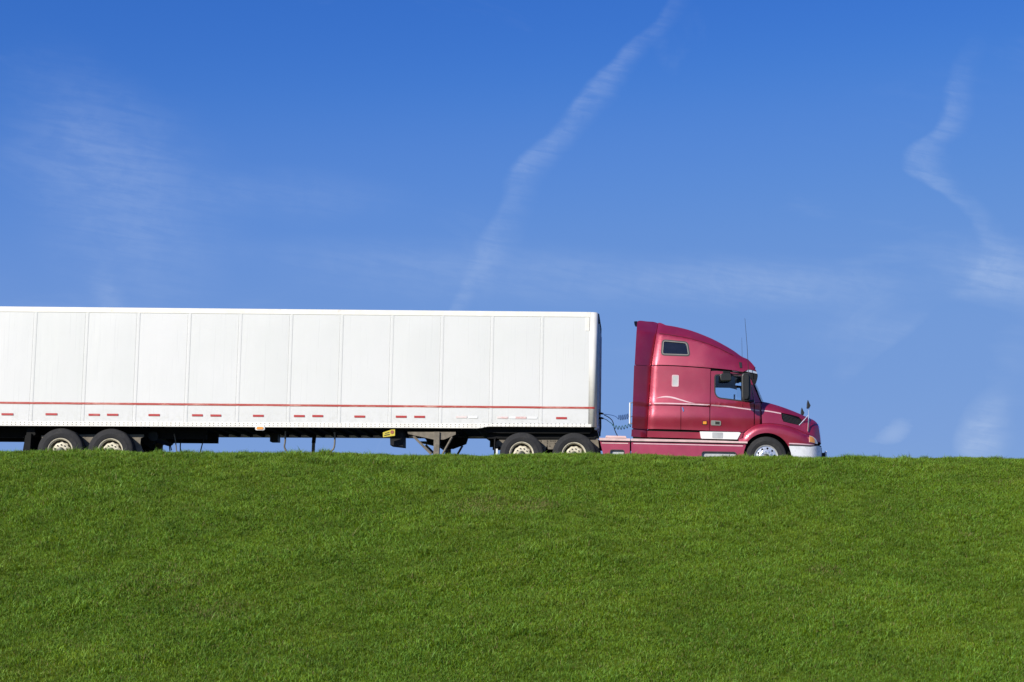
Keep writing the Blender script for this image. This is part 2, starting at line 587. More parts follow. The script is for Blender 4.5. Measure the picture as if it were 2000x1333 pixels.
def inset(pts, d):
    """shrink (d>0) a polygon towards its inside by d"""
    m = len(pts)
    area = sum(pts[i][0] * pts[(i + 1) % m][1] - pts[(i + 1) % m][0] * pts[i][1] for i in range(m))
    s = 1 if area > 0 else -1
    out = []
    for i in range(m):
        p0, p1, p2 = Vector(pts[i - 1]), Vector(pts[i]), Vector(pts[(i + 1) % m])
        e0, e1 = (p1 - p0), (p2 - p1)
        n0 = Vector((-e0.y, e0.x)).normalized() * s if e0.length > 1e-9 else None
        n1 = Vector((-e1.y, e1.x)).normalized() * s if e1.length > 1e-9 else None
        n0 = n0 or n1 or Vector((0, 0))
        n1 = n1 or n0
        nn = (n0 + n1)
        nn = nn.normalized() if nn.length > 1e-6 else n0
        k = max(0.35, nn.dot(n0))
        out.append(tuple(p1 + nn * (d / k)))
    return out


YC = 1.30     # centre line of the vehicles


def skin_bm(poly, hw, side=-1, holes=(), thick=0.03, grid=0.07, bulge=None, lift=0.0, yc=YC):
    """a curved panel: the x,z outline laid on the body surface y = yc + side*hw(x, z), with thickness"""
    bm = bmesh.new()
    loops = [poly] + list(holes)
    edges = []
    for lp in loops:
        clean = []
        for p in lp:
            if not clean or (Vector(p) - Vector(clean[-1])).length > 1e-4:
                clean.append(p)
        if (Vector(clean[0]) - Vector(clean[-1])).length < 1e-4:
            clean.pop()
        vv = [bm.verts.new((p[0], 0, p[1])) for p in clean]
        for i in range(len(vv)):
            edges.append(bm.edges.new((vv[i], vv[(i + 1) % len(vv)])))
    bmesh.ops.triangle_fill(bm, use_beauty=True, use_dissolve=False, edges=edges, normal=(0, -1, 0))
    if grid:
        xs = [v.co.x for v in bm.verts]
        zs = [v.co.z for v in bm.verts]
        for lo, hi, axis in ((min(xs), max(xs), 0), (min(zs), max(zs), 2)):
            n = int((hi - lo) / grid)
            for k in range(1, n + 1):
                c = lo + (hi - lo) * k / (n + 1)
                co = [0, 0, 0]
                no = [0, 0, 0]
                co[axis] = c
                no[axis] = 1
                bmesh.ops.bisect_plane(bm, geom=list(bm.verts) + list(bm.edges) + list(bm.faces), dist=1e-5, plane_co=co, plane_no=no)
    bmesh.ops.recalc_face_normals(bm, faces=bm.faces)
    bm.normal_update()
    if bm.faces and sum(f.normal.y * f.calc_area() for f in bm.faces) > 0:
        bmesh.ops.reverse_faces(bm, faces=bm.faces)
    for f in bm.faces:
        f.smooth = True
    top = list(bm.faces)
    if thick:
        bound = [e for e in bm.edges if e.is_boundary]
        tv = list(bm.verts)
        inner = {v: bm.verts.new(v.co) for v in tv}
        for f in top:
            g = bm.faces.new([inner[v] for v in reversed(f.verts)])
            g.smooth = True
        for e in bound:
            f = e.link_faces[0]
            a, b = e.verts
            # keep winding
            for l in f.loops:
                if l.edge == e:
                    a, b = l.vert, l.link_loop_next.vert
            g = bm.faces.new((b, a, inner[a], inner[b]))
            e.smooth = False
        for v, w in inner.items():
            h = hw(v.co.x, v.co.z) + lift
            v.co.y = yc - h
            w.co.y = yc - h + thick
        bm.edges.ensure_lookup_table()
        for f in top:
            pass
    else:
        for v in bm.verts:
            v.co.y = yc - hw(v.co.x, v.co.z) - lift
    if side > 0:
        for v in bm.verts:
            v.co.y = 2 * yc - v.co.y
        bmesh.ops.reverse_faces(bm, faces=bm.faces)
    return bm


def skin(name, poly, hw, mat, parent, **k):
    return add_obj(name, skin_bm(poly, hw, **k), mat, parent)


def ribbon(pts, w0, w1=None, taper=False):
    """closed outline of a stripe of width w0 along a polyline (x,z)"""
    P = [Vector(p) for p in pts]
    L, R = [], []
    for i, p in enumerate(P):
        d = (P[min(i + 1, len(P) - 1)] - P[max(i - 1, 0)]).normalized()
        n = Vector((-d.y, d.x))
        t = i / (len(P) - 1)
        w = w0 + ((w1 if w1 is not None else w0) - w0) * t
        if taper:
            w = w0 * max(0.12, math.sin(math.pi * min(1, max(0, t * 0.9 + 0.08))))
        L.append(tuple(p + n * w / 2))
        R.append(tuple(p - n * w / 2))
    return L + R[::-1]


def sinterp(x, pts):
    """smooth (cubic) interpolation through the points"""
    if x <= pts[0][0]:
        return pts[0][1]
    if x >= pts[-1][0]:
        return pts[-1][1]
    n = len(pts)
    for i in range(n - 1):
        (a, b), (c, d) = pts[i], pts[i + 1]
        if x <= c:
            m0 = (pts[i + 1][1] - pts[i - 1][1]) / (pts[i + 1][0] - pts[i - 1][0]) if i > 0 else (d - b) / (c - a)
            m1 = (pts[i + 2][1] - pts[i][1]) / (pts[i + 2][0] - pts[i][0]) if i < n - 2 else (d - b) / (c - a)
            h = c - a
            t = (x - a) / h
            return (2 * t ** 3 - 3 * t * t + 1) * b + (t ** 3 - 2 * t * t + t) * h * m0 + (3 * t * t - 2 * t ** 3) * d + (t ** 3 - t * t) * h * m1


def interp(x, pts):
    if x <= pts[0][0]:
        return pts[0][1]
    for (a, b), (c, d) in zip(pts, pts[1:]):
        if x <= c:
            return b + (d - b) * (x - a) / (c - a)
    return pts[-1][1]


def sstep(x, a, b):
    t = min(1, max(0, (x - a) / (b - a)))
    return t * t * (3 - 2 * t)

# ------------------------------------------------------------------ ground
rng = np.random.default_rng(7)
CREST = -6.6
PLAIN = -4.76


def softplus(t):
    return np.where(t > 30, t, np.log1p(np.exp(np.minimum(t, 30))))


_w = [(rng.uniform(0, 6.28), rng.uniform(0, 6.28), L, a) for L, a in
      ((5.5, .030), (3.7, .026), (2.4, .020), (1.5, .014), (1.05, .010), (0.7, .006), (8.0, .03))]


def ground_z(x, y):
    x = np.asarray(x, float)
    y = np.asarray(y, float)
    s1 = softplus((CREST - y) / 0.5) * 0.5
    s2 = softplus((y - 9.6) / 0.5) * 0.5
    z = -0.40 * (s1 + s2) - 0.012 * np.clip(-1.5 - y, 0, 5)
    z = PLAIN + softplus((z - PLAIN) / 0.35) * 0.35
    b = np.zeros_like(z)
    for i, (p, q, L, a) in enumerate(_w):
        ang = i * 1.1 + 0.3
        k = 2 * math.pi / L
        b += a * np.sin(k * (x * math.cos(ang) + y * math.sin(ang)) + p) * np.cos(k * 0.43 * (x * math.sin(ang) - y * math.cos(ang)) + q)
    m = np.clip((-2.4 - y) / 1.5, 0, 1) * np.clip((60 + y) / 20, 0, 1)
    return z + b * m - 0.004 + 0.055 * np.clip((-2.4 - y) / 2.0, 0, 1) * np.clip((30 + y) / 10, 0, 1)


def steps(segs):
    out = []
    for a, b, n in segs:
        out += list(np.linspace(a, b, n, endpoint=False))
    out.append(segs[-1][1])
    return np.array(out)


def build_ground():
    xs = steps([(-4000, -400, 6), (-400, -60, 12), (-60, -8, 30), (-8, 29, 190), (29, 80, 30), (80, 400, 12), (400, 4000, 6)])
    ys = steps([(-3000, -300, 6), (-300, -60, 12), (-60, -20, 30), (-20, -2, 100), (-2, 9, 12), (9, 24, 30), (24, 100, 12), (100, 4000, 8)])
    X, Y = np.meshgrid(xs, ys)
    Z = ground_z(X, Y)
    # the carriageway bed stays below the road sheets
    Z = np.where((Y > -2.0) & (Y < 9.0), np.minimum(Z, -0.01), Z)
    v = np.stack([X, Y, Z], -1).reshape(-1, 3)
    nx, ny = len(xs), len(ys)
    i = (np.arange(ny - 1)[:, None] * nx + np.arange(nx - 1)[None]).ravel()
    f = np.stack([i, i + 1, i + nx + 1, i + nx], -1)
    me = bpy.data.meshes.new('ground')
    me.from_pydata(v.tolist(), [], f.tolist())
    me.polygons.foreach_set('use_smooth', [True] * len(me.polygons))
    o = bpy.data.objects.new('ground', me)
    o['kind'] = 'structure'
    me.materials.append(ground_mat())
    return link(o)


WORN = (((11.8, -9.78, -1.25), 0.75, 0.42), ((12.66, -9.84, -1.3), 0.5, 0.6), ((8.25, -14.55, -3.17), 0.6, 0.3), ((17.81, -12.83, -2.52), 0.35, 0.4), ((7.2, -13.6, -2.8), 0.9, 0.2))


def turf_colours(t, pos):
    """shared large-scale turf tones: lusher, yellower and drier patches"""
    n1 = t.noise(pos, 0.33, 5, 0.6)
    n2 = t.noise(pos, 1.3, 6, 0.65)
    n3 = t.noise(pos, 0.9, 6, 0.7)
    a = t.ramp(t.math('ADD', t.math('MULTIPLY', n1, 0.55), t.math('MULTIPLY', n2, 0.45)),
               [(0.26, (0.108, 0.210, 0.006)), (0.5, (0.152, 0.260, 0.007)), (0.74, (0.202, 0.292, 0.010))])
    dry = t.math('MULTIPLY', t.mapr(n3, 0.60, 0.78), 0.45)
    for c, r, s in WORN:                       # a few worn spots on the bank
        d = t.node('ShaderNodeVectorMath', operation='DISTANCE')
        t.inp(d.inputs[0], pos)
        d.inputs[1].default_value = c
        f = t.math('ADD', t.math('DIVIDE', d.outputs['Value'], r), t.math('MULTIPLY_ADD', n2, 1.6, -0.8))
        dry = t.math('MAXIMUM', dry, t.mapr(f, 0.3, 1.1, s, 0.0))
    return a, dry


def ground_mat():
    m, t, b = new_mat('turf_soil')
    g = t.node('ShaderNodeNewGeometry')
    a, dry = turf_colours(t, g.outputs['Position'])
    c = t.mix(0.55, a, (0.045, 0.05, 0.018, 1))
    t.l.new(c, b.inputs['Base Color'])
    b.inputs['Roughness'].default_value = 0.95
    b.inputs['Specular IOR Level'].default_value = 0.1
    bp = t.node('ShaderNodeBump')
    bp.inputs['Strength'].default_value = 0.7
    bp.inputs['Distance'].default_value = 0.05
    t.l.new(t.noise(g.outputs['Position'], 22, 5, 0.7), bp.inputs['Height'])
    t.l.new(bp.outputs[0], b.inputs['Normal'])
    return m


def grass_mat():
    m, t, b = new_mat('grass_blade')
    out = [n for n in t.n if n.type == 'OUTPUT_MATERIAL'][0]
    g = t.node('ShaderNodeNewGeometry')
    a, dry = turf_colours(t, g.outputs['Position'])
    isl = g.outputs['Random Per Island']
    at = t.node('ShaderNodeAttribute', attribute_type='INSTANCER', attribute_name='tint')
    hs = t.node('ShaderNodeHueSaturation')
    t.l.new(a, hs.inputs['Color'])
    t.l.new(t.math('MULTIPLY_ADD', isl, 0.05, 0.475), hs.inputs['Hue'])
    t.l.new(t.math('MULTIPLY_ADD', isl, -0.25, 1.1), hs.inputs['Saturation'])
    t.l.new(t.math('MULTIPLY', t.math('MULTIPLY_ADD', isl, 1.15, 0.50), t.math('MULTIPLY_ADD', at.outputs['Fac'], 0.5, 0.75)), hs.inputs['Value'])
    # scattered straw-coloured dead blades, more of them in the dry patches
    thr = t.math('MULTIPLY_ADD', dry, -0.55, 0.965)
    w = t.node('ShaderNodeTexWhiteNoise', noise_dimensions='1D')
    t.l.new(t.math('MULTIPLY_ADD', isl, 37.0, at.outputs['Fac']), w.inputs['W'])
    straw = t.math('GREATER_THAN', w.outputs['Value'], thr)
    c = t.mix(straw, hs.outputs[0], (0.30, 0.25, 0.095, 1))
    t.l.new(c, b.inputs['Base Color'])
    b.inputs['Roughness'].default_value = 0.55
    b.inputs['Specular IOR Level'].default_value = 0.25
    tr = t.node('ShaderNodeBsdfTranslucent')
    t.l.new(c, tr.inputs[0])
    mx = t.node('ShaderNodeMixShader')
    mx.inputs[0].default_value = 0.30
    t.l.new(b.outputs[0], mx.inputs[1])
    t.l.new(tr.outputs[0], mx.inputs[2])
    t.l.new(mx.outputs[0], out.inputs['Surface'])
    return m


def tuft_mesh(name, n, radius, h0, h1, width, rs):
    r = np.random.default_rng(rs)
    V, F = [], []
    for i in range(n):
        rad = radius * math.sqrt(r.uniform())
        th = r.uniform(0, 6.283)
        bx, by = rad * math.cos(th), rad * math.sin(th)
        h = r.uniform(h0, h1) * (1.0 if r.uniform() > 0.06 else 1.45)
        ld = r.uniform(0, 6.283)
        lean = h * r.uniform(0.15, 1.15)
        lx, ly = math.cos(ld) * lean, math.sin(ld) * lean
        fa = r.uniform(0, 6.283)
        w = width * r.uniform(0.7, 1.3)
        wx, wy = math.cos(fa) * w / 2, math.sin(fa) * w / 2
        k = len(V)
        V += [(bx - wx, by - wy, -0.02), (bx + wx, by + wy, -0.02),
              (bx + lx * 0.38 - wx * 0.85, by + ly * 0.38 - wy * 0.85, h * 0.6), (bx + lx * 0.38 + wx * 0.85, by + ly * 0.38 + wy * 0.85, h * 0.6),
              (bx + lx, by + ly, h * r.uniform(0.86, 1.0))]
        F += [(k, k + 1, k + 3, k + 2), (k + 2, k + 3, k + 4)]
    me = bpy.data.meshes.new(name)
    me.from_pydata(V, [], F)
    me.polygons.foreach_set('use_smooth', [True] * len(me.polygons))
    return me


def build_grass():
    gm = grass_mat()
    variants = bpy.data.collections.new('grass_tufts')
    specs = [(260, 0.17, 0.025, 0.055, 0.0068)] * 4 + [(260, 0.16, 0.035, 0.072, 0.0068)] * 3 + [(80, 0.10, 0.06, 0.12, 0.006)]
    for i, s in enumerate(specs):
        me = tuft_mesh('grass_tuft', *s, 100 + i)
        me.materials.append(gm)
        variants.objects.link(bpy.data.objects.new('grass_tuft_%d' % i, me))
    sp = 0.165
    xs = np.arange(-7.5, 28.5, sp)
    ys = np.arange(-19.0, -2.0, sp)
    X, Y = np.meshgrid(xs, ys)
    X = (X + rng.uniform(-0.5, 0.5, X.shape) * sp * 1.3).ravel()
    Y = (Y + rng.uniform(-0.5, 0.5, Y.shape) * sp * 1.3).ravel()
    nt = 1500
    X = np.concatenate([X, rng.uniform(-7.5, 28.5, nt)])
    Y = np.concatenate([Y, rng.uniform(-19, -2.2, nt - 260), rng.uniform(-7.3, -5.9, 260)])
    Z = ground_z(X, Y)
    e = 0.15
    sy = (ground_z(X, Y + e) - ground_z(X, Y - e)) / (2 * e)
    sx = (ground_z(X + e, Y) - ground_z(X - e, Y)) / (2 * e)
    n = len(X)
    me = bpy.data.meshes.new('grass')
    me.from_pydata(np.stack([X, Y, Z], -1).tolist(), [], [])
    rot = np.zeros((n, 3))
    az = rng.uniform(0, 6.283, n)
    for i in range(n):
        nrm = Vector((-sx[i], -sy[i], 1.0))
        q = Vector((0, 0, 1)).rotation_difference(nrm)
        rot[i] = (q.to_matrix() @ Matrix.Rotation(az[i], 3, 'Z')).to_euler()
    # lush and thin patches
    patch = np.zeros(n)
    for L in (6.0, 3.1, 1.7):
        a, p, q = rng.uniform(0, 6.28, 3)
        patch += np.sin(2 * math.pi / L * (X * math.cos(a) + Y * math.sin(a)) + p) * np.cos(2 * math.pi / L * 0.7 * (X * math.sin(a) - Y * math.cos(a)) + q)
    scl = rng.uniform(0.8, 1.2, n) * (1 + 0.12 * patch)
    idx = rng.integers(0, 7, n)
    idx[-nt:] = 7
    scl[-90:] *= 1.25
    tint = np.clip(rng.uniform(0, 1, n) * 0.8 + 0.1 + 0.08 * patch, 0, 1)
    for nm, typ, data in (('rot', 'FLOAT_VECTOR', rot), ('scl', 'FLOAT', scl), ('idx', 'INT', idx), ('tint', 'FLOAT', tint)):
        at = me.attributes.new(nm, typ, 'POINT')
        at.data.foreach_set('vector' if typ == 'FLOAT_VECTOR' else 'value', np.ascontiguousarray(data.ravel()).tolist())
    o = bpy.data.objects.new('grass', me)
    o['kind'] = 'stuff'
    o['label'] = 'short green grass covering the embankment below the truck'
    o['category'] = 'grass'
    me.materials.append(gm)
    link(o)
    ng = bpy.data.node_groups.new('grass_scatter', 'GeometryNodeTree')
    ng.interface.new_socket('Geometry', in_out='INPUT', socket_type='NodeSocketGeometry')
    ng.interface.new_socket('Geometry', in_out='OUTPUT', socket_type='NodeSocketGeometry')
    N, L = ng.nodes, ng.links
    gi, go = N.new('NodeGroupInput'), N.new('NodeGroupOutput')
    iop = N.new('GeometryNodeInstanceOnPoints')
    ci = N.new('GeometryNodeCollectionInfo')
    ci.inputs['Collection'].default_value = variants
    ci.inputs['Separate Children'].default_value = True
    ci.inputs['Reset Children'].default_value = True

    def attr(nm, typ):
        a = N.new('GeometryNodeInputNamedAttribute')
        a.data_type = typ
        a.inputs['Name'].default_value = nm
        return a.outputs['Attribute']
    L.new(gi.outputs[0], iop.inputs['Points'])
    L.new(ci.outputs[0], iop.inputs['Instance'])
    iop.inputs['Pick Instance'].default_value = True
    L.new(attr('idx', 'INT'), iop.inputs['Instance Index'])
    L.new(attr('rot', 'FLOAT_VECTOR'), iop.inputs['Rotation'])
    L.new(attr('scl', 'FLOAT'), iop.inputs['Scale'])
    L.new(iop.outputs[0], go.inputs[0])
    o.modifiers.new('scatter', 'NODES').node_group = ng
    return o


build_ground()


def sheet(name, y0, y1, z0, z1, mat, x0=-3900, x1=3900):
    o = add_obj(name, B(x0, x1, y0, y1, z0, z1), mat)
    o['kind'] = 'structure'
    return o


ROADZ = 0.03
road = sheet('road', -0.75, 6.7, -0.25, ROADZ, ASPHALT)
sheet('shoulder', -1.95, -0.75, -0.25, 0.015, GRAVEL)
sheet('shoulder', 6.7, 8.0, -0.25, 0.015, GRAVEL)
for (y0, y1) in ((-0.55, -0.43), (6.38, 6.50)):
    add_obj('edge_line', B(-300, 300, y0, y1, ROADZ + 0.001, ROADZ + 0.005), ROADWHITE, road)
for k in range(-8, 12):
    add_obj('lane_dash', B(k * 12 - 0.2, k * 12 + 2.8, 2.93, 3.05, ROADZ + 0.001, ROADZ + 0.005), ROADWHITE, road)
build_grass()

# ------------------------------------------------------------------ wheels


def disc_bm(R, holes, depth, thick=0.012, grid=0.03, n=40, scallop=0.0):
    outer = [((R + scallop * math.cos(10 * a)) * math.cos(a), (R + scallop * math.cos(10 * a)) * math.sin(a)) for a in [2 * math.pi * k / n for k in range(n)]]
    hl = [[(c[0] + r * math.cos(2 * math.pi * k / 12), c[1] + r * math.sin(2 * math.pi * k / 12)) for k in range(12)] for c, r in holes]
    return skin_bm(outer, lambda x, z: -depth(math.hypot(x, z)), holes=hl, thick=thick, grid=grid, yc=0.0)


def tyre_bm(R, y0, w):
    rr = 0.287
    h = R - rr
    p = [(rr, y0 + 0.03), (rr + 0.02, y0 + 0.012), (rr + h * 0.28, y0 + 0.002), (rr + h * 0.5, y0 - 0.006), (rr + h * 0.52, y0 - 0.002), (rr + h * 0.75, y0 + 0.003),
         (rr + h * 0.88, y0 + 0.013), (rr + h * 0.95, y0 + 0.025), (R, y0 + 0.04)]
    for k in range(4):
        c = y0 + w * (0.24 + 0.173 * k)
        p += [(R, c - 0.008), (R - 0.016, c - 0.006), (R - 0.016, c + 0.006), (R, c + 0.008)]
    q = [(r, 2 * y0 + w - y) for r, y in p[:9]][::-1]
    return LA(p + q, 56)


def make_wheel(kind, R):
    """outer face looks to -Y, the hub centre is the origin; returns the wheel part with its sub-parts (unparented)"""
    bm = bmesh.new()
    if kind == 'steer':
        lathe(bm, [(0.292, 0.035), (0.300, 0.010), (0.292, 0.0), (0.278, 0.004), (0.268, 0.030), (0.262, 0.035)], 48)
        lathe(bm, [(0.262, 0.033), (0.262, 0.25), (0.292, 0.28)], 48)
        holes = [((0.213 * math.cos(a), 0.213 * math.sin(a)), 0.026) for a in [2 * math.pi * (k + 0.5) / 10 for k in range(10)]]
        d = disc_bm(0.264, holes, lambda r: 0.032 - 0.010 * sstep(0.26 - r, 0, 0.06) - 0.012 * sstep(0.18 - r, 0, 0.02), grid=0.04)
        mat = ALU
    else:
        lathe(bm, [(0.294, 0.050), (0.302, 0.012), (0.295, 0.0), (0.282, 0.004), (0.272, 0.022), (0.262, 0.030), (0.256, 0.050)], 48)
        barrel = LA([(0.256, 0.048), (0.245, 0.17), (0.245, 0.25)], 48)
        lathe(barrel, [(0.185, 0.085), (0.215, 0.14), (0.246, 0.165)], 40)
        holes = [((0.143 * math.cos(a), 0.143 * math.sin(a)), 0.0) for a in ()]
        d = disc_bm(0.205, holes, lambda r: 0.055 + 0.03 * sstep(r, 0.175, 0.205), grid=0.05, n=60, scallop=0.010)
        mat = CREAMRIM
    me = bpy.data.meshes.new('d')
    d.to_mesh(me)
    d.free()
    bm.from_mesh(me)
    bpy.data.meshes.remove(me)
    w = add_obj('wheel', bm, mat, None)
    for p in w.data.polygons:
        p.use_smooth = True
    w.data.set_sharp_from_angle(angle=math.radians(35))
    width = 0.29
    if kind != 'steer':
        add_obj('rim_barrel', barrel, GREYSTEEL, w, smooth=True)  # barrel coloured darker than the lip: painted shadow and holes of the dish
    t = add_obj('tyre', tyre_bm(R, -0.01, width), RUBBER, w, smooth=True)
    t.data.set_sharp_from_angle(angle=math.radians(40))
    if kind != 'steer':
        t2 = t.copy()
        link(t2, w)
        t2.location = (0, 0.335, 0)
    if kind == 'steer':
        hub = LA([(0.0, -0.055), (0.035, -0.055), (0.050, -0.045), (0.075, -0.04), (0.082, -0.01), (0.086, 0.03)], 24)
        add_obj('hub', hub, HUBOIL, w, smooth=True).data.set_sharp_from_angle(angle=math.radians(40))
        ny, nr, nm = 0.012, 0.128, CHROME
    else:
        hub = LA([(0.0, 0.0), (0.05, 0.0), (0.068, 0.006), (0.078, 0.03), (0.085, 0.07)], 24)
        add_obj('hub', hub, HUBOIL, w, smooth=True).data.set_sharp_from_angle(angle=math.radians(40))
        ny, nr, nm = 0.055, 0.143, GREYSTEEL
    nut = LA([(0.0, ny - 0.028), (0.012, ny - 0.028), (0.018, ny - 0.02), (0.019, ny)], 6)
    n0 = add_obj('wheel_nut', nut, nm, w)
    for k in range(10):
        a = 2 * math.pi * k / 10
        n = n0 if k == 0 else n0.copy()
        if k:
            link(n, w)
        n.location = (nr * math.cos(a), 0, nr * math.sin(a))
    return w


def place_wheel(proto, parent, x, y, z, side, spin, first=False):
    w = proto if first else proto.copy()
    if not first:
        link(w)
        for ch in proto.children:
            c = ch.copy()
            link(c, w)
    w.parent = parent
    w.location = Vector((x, y, z)) - Vector(parent.location)
    w.rotation_euler = (0, spin, 0) if side < 0 else (0, spin, math.pi)
    return w


# ------------------------------------------------------------------ the trailer
trailer = empty('semi_trailer', (5.5, YC, ROADZ), 'long white box semi-trailer with a thin red stripe, behind the red truck', 'trailer')
XR, XF = -2.55, 13.60          # rear and front
SEAM = 1.2192


def zb(x):
    return 1.144 + 0.0029 * x


def zt(x):
    return 4.047 + 0.0032 * x


def panel_hw(x0, x1, amp):
    def f(x, z):
        t = (x - x0) / (x1 - x0)
        return 1.296 + amp * math.sin(math.pi * min(1, max(0, t))) * sstep(z, 1.3, 1.8) * sstep(4.0 - z, 0, 0.35)
    return f


seams = [i * SEAM for i in range(-2, 11)]
edges_x = [XR + 0.02] + seams + [13.375]
rnd = random.Random(3)
for side in (-1, 1):
    for a, b in zip(edges_x, edges_x[1:]):
        if b - a < 0.05:
            continue
        g = 0.003
        poly = [(a + g, zb(a) + 0.10), (b - g, zb(b) + 0.10), (b - g, zt(b) - 0.12), (a + g, zt(a) - 0.12)]
        skin('side_panel', poly, panel_hw(a, b, rnd.uniform(0.002, 0.010)), SKIN, trailer, side=side, thick=0.012, grid=0.15)
    ys = YC + side * 1.286
    for s in seams:
        if side < 0 or s in seams[::3]:
            add_obj('seam_post', B(s - 0.055, s + 0.055, ys, ys - side * 0.05, 1.25, 3.93), SKIN, trailer)
    # lapped edge of each sheet
    if side < 0:
        for s in seams:
            add_obj('seam_lap', B(s - 0.004, s + 0.052, -0.002, 0.006, zb(s) + 0.102, zt(s) - 0.122), SKIN, trailer)
        bm = bmesh.new()

        def rivet(x, y, z, r, h):
            a = [bm.verts.new((x + r * math.cos(k * 1.0472), y, z + r * math.sin(k * 1.0472))) for k in range(6)]
            b = [bm.verts.new((x + 0.6 * r * math.cos(k * 1.0472), y - h, z + 0.6 * r * math.sin(k * 1.0472))) for k in range(6)]
            bm.faces.new(b[::-1])
            for k in range(6):
                bm.faces.new((a[k], a[(k + 1) % 6], b[(k + 1) % 6], b[k]))
        for s in seams:
            z = zb(s) + 0.13
            while z < zt(s) - 0.15:
                rivet(s + 0.036, -0.002, z, 0.0065, 0.004)
                rivet(s - 0.034, 0.000, z, 0.0065, 0.005)
                z += 0.030
        bmesh.ops.recalc_face_normals(bm, faces=bm.faces)
        rv = add_obj('rivets', bm, RIVETWHITE, trailer)
        rv['kind'] = 'stuff'
    # rails
    o0, o1 = (YC - side * -1.306, YC + side * 1.25)
    rail = [(XR, zb(XR)), (10.66, zb(10.66)), (10.78, zb(10.8) + 0.012), (10.93, zb(10.93) + 0.045), (13.445, zb(13.4) + 0.045), (13.445, zb(13.4) + 0.115), (10.9, zb(10.9) + 0.108), (XR, zb(XR) + 0.108)]
    br = add_obj('bottom_rail', PR(rail, YC + side * 1.308, YC + side * 1.262, 0.004), RAILWHITE, trailer)
    tr_ = add_obj('top_rail', PR([(XR, zt(XR) - 0.128), (13.40, zt(13.4) - 0.128), (13.40, zt(13.4)), (XR, zt(XR))], YC + side * 1.306, YC + side * 1.25, 0.006), RAILWHITE, trailer)
    if side < 0:
        bm = bmesh.new()
        x = XR + 0.1
        while x < 13.3:
            for dx in (0, 0.095):
                lift = 0.045 if x + dx > 10.95 else 0.0
                for dz in ((0.035, 0.088) if not lift else (0.03, 0.085)):
                    rivet(x + dx, -0.008, zb(x) + lift + dz - (0.0 if not lift else 0.012), 0.012, 0.005)
            x += 0.203
        bmesh.ops.recalc_face_normals(bm, faces=bm.faces)
        rv = add_obj('rivets', bm, RIVET, br)
        rv['kind'] = 'stuff'
        # cover plates at the joints of the lower rail
        for px in (10.78, 13.05, 11.9, 12.45):
            add_obj('cover_plate', B(px - 0.03, px + 0.03, -0.011, -0.006, zb(px) + 0.055, zb(px) + 0.10), RAILWHITE, br)

# rounded front corners and front wall
for side in (-1, 1):
    bm = bmesh.new()
    n = 10
    prof = []
    for k in range(n + 1):
        a = math.pi / 2 * k / n
        prof.append((13.37 + 0.075 * min(1, k / 2) + (0.125 * math.sin(math.pi / 2 * (k - 2) / (n - 2)) if k > 2 else 0), side * (1.303 if k <= 2 else 1.173 + 0.13 * math.cos(math.pi / 2 * (k - 2) / (n - 2)))))
    za, zbm = zb(13.4) + 0.05, zt(13.5) - 0.004
    lo = [bm.verts.new((x, YC + y, za)) for x, y in prof]
    hi = [bm.verts.new((x, YC + y, zbm)) for x, y in prof]
    li = [bm.verts.new((x - 0.02, YC + y * 0.98, za)) for x, y in prof]
    hi2 = [bm.verts.new((x - 0.02, YC + y * 0.98, zbm)) for x, y in prof]
    for k in range(n):
        f = bm.faces.new((lo[k], lo[k + 1], hi[k + 1], hi[k]))
        f.smooth = True
        bm.faces.new((hi[k], hi[k + 1], hi2[k + 1], hi2[k]))
        bm.faces.new((lo[k + 1], lo[k], li[k], li[k + 1]))
        bm.faces.new((li[k + 1], li[k], hi2[k], hi2[k + 1]))
    bmesh.ops.recalc_face_normals(bm, faces=bm.faces)
    add_obj('corner_post', bm, RAILWHITE, trailer)
    # bright cover strip over the upper corner joint
    skin('corner_cap', [(13.27, 3.62), (13.38, 3.62), (13.38, zt(13.3) - 0.132), (13.27, zt(13.3) - 0.132)], lambda x, z: 1.303, RAILWHITE, trailer, side=side, thick=0.006, grid=0)
add_obj('front_wall', B(13.52, 13.578, YC - 1.17, YC + 1.17, zb(13.5), zt(13.5) - 0.01), PLYWHITE, trailer)
for k in range(5):
    y = YC - 1.0 + 0.5 * k
    add_obj('front_post', B(13.578, 13.612, y - 0.03, y + 0.03, zb(13.5) + 0.05, zt(13.5) - 0.25, bev=0.005), PLYWHITE, trailer)
add_obj('nose_cap', B(13.42, 13.60, YC - 1.12, YC + 1.12, zt(13.5) - 0.23, zt(13.5) - 0.002, bev=0.02), FRAMEBLACK, trailer)
add_obj('roof', B(XR + 0.01, 13.42, YC - 1.25, YC + 1.25, zt(XR) - 0.05, zt(XR) - 0.02), RAILWHITE, trailer)
add_obj('floor', B(XR + 0.05, 13.5, YC - 1.255, YC + 1.255, 1.235, 1.26), FRAMEBLACK, trailer)
for s in (-1, 1):
    add_obj('rear_door', B(XR - 0.03, XR + 0.015, YC + s * 0.01, YC + s * 1.28, 1.20, 3.98, bev=0.01), SKIN, trailer)
x = XR + 0.2
while x < 10.4:
    add_obj('crossmember', B(x - 0.03, x + 0.03, YC - 1.25, YC + 1.25, zb(x) + 0.006, 1.234), FRAMEBLACK, trailer)
    x += 0.305
add_obj('upper_coupler', PR([(10.55, 1.235), (10.75, 1.10), (11.2, 1.08), (13.40, 1.09), (13.52, 1.20), (13.52, 1.235)], YC - 1.12, YC + 1.12), FRAMEBLACK, trailer)
add_obj('coupler_skirt', PR([(10.889, 1.196), (11.063, 1.248), (13.575, 1.257), (13.603, 1.041), (13.503, 0.976), (10.893, 0.955)], 0.30, 0.34), FRAMEBLACK, trailer)
for s in (-1, 1):
    add_obj('slider_rail', B(-2.3, 4.0, YC + s * 0.60, YC + s * 0.50, 0.93, 1.17), FRAMEBLACK, trailer)

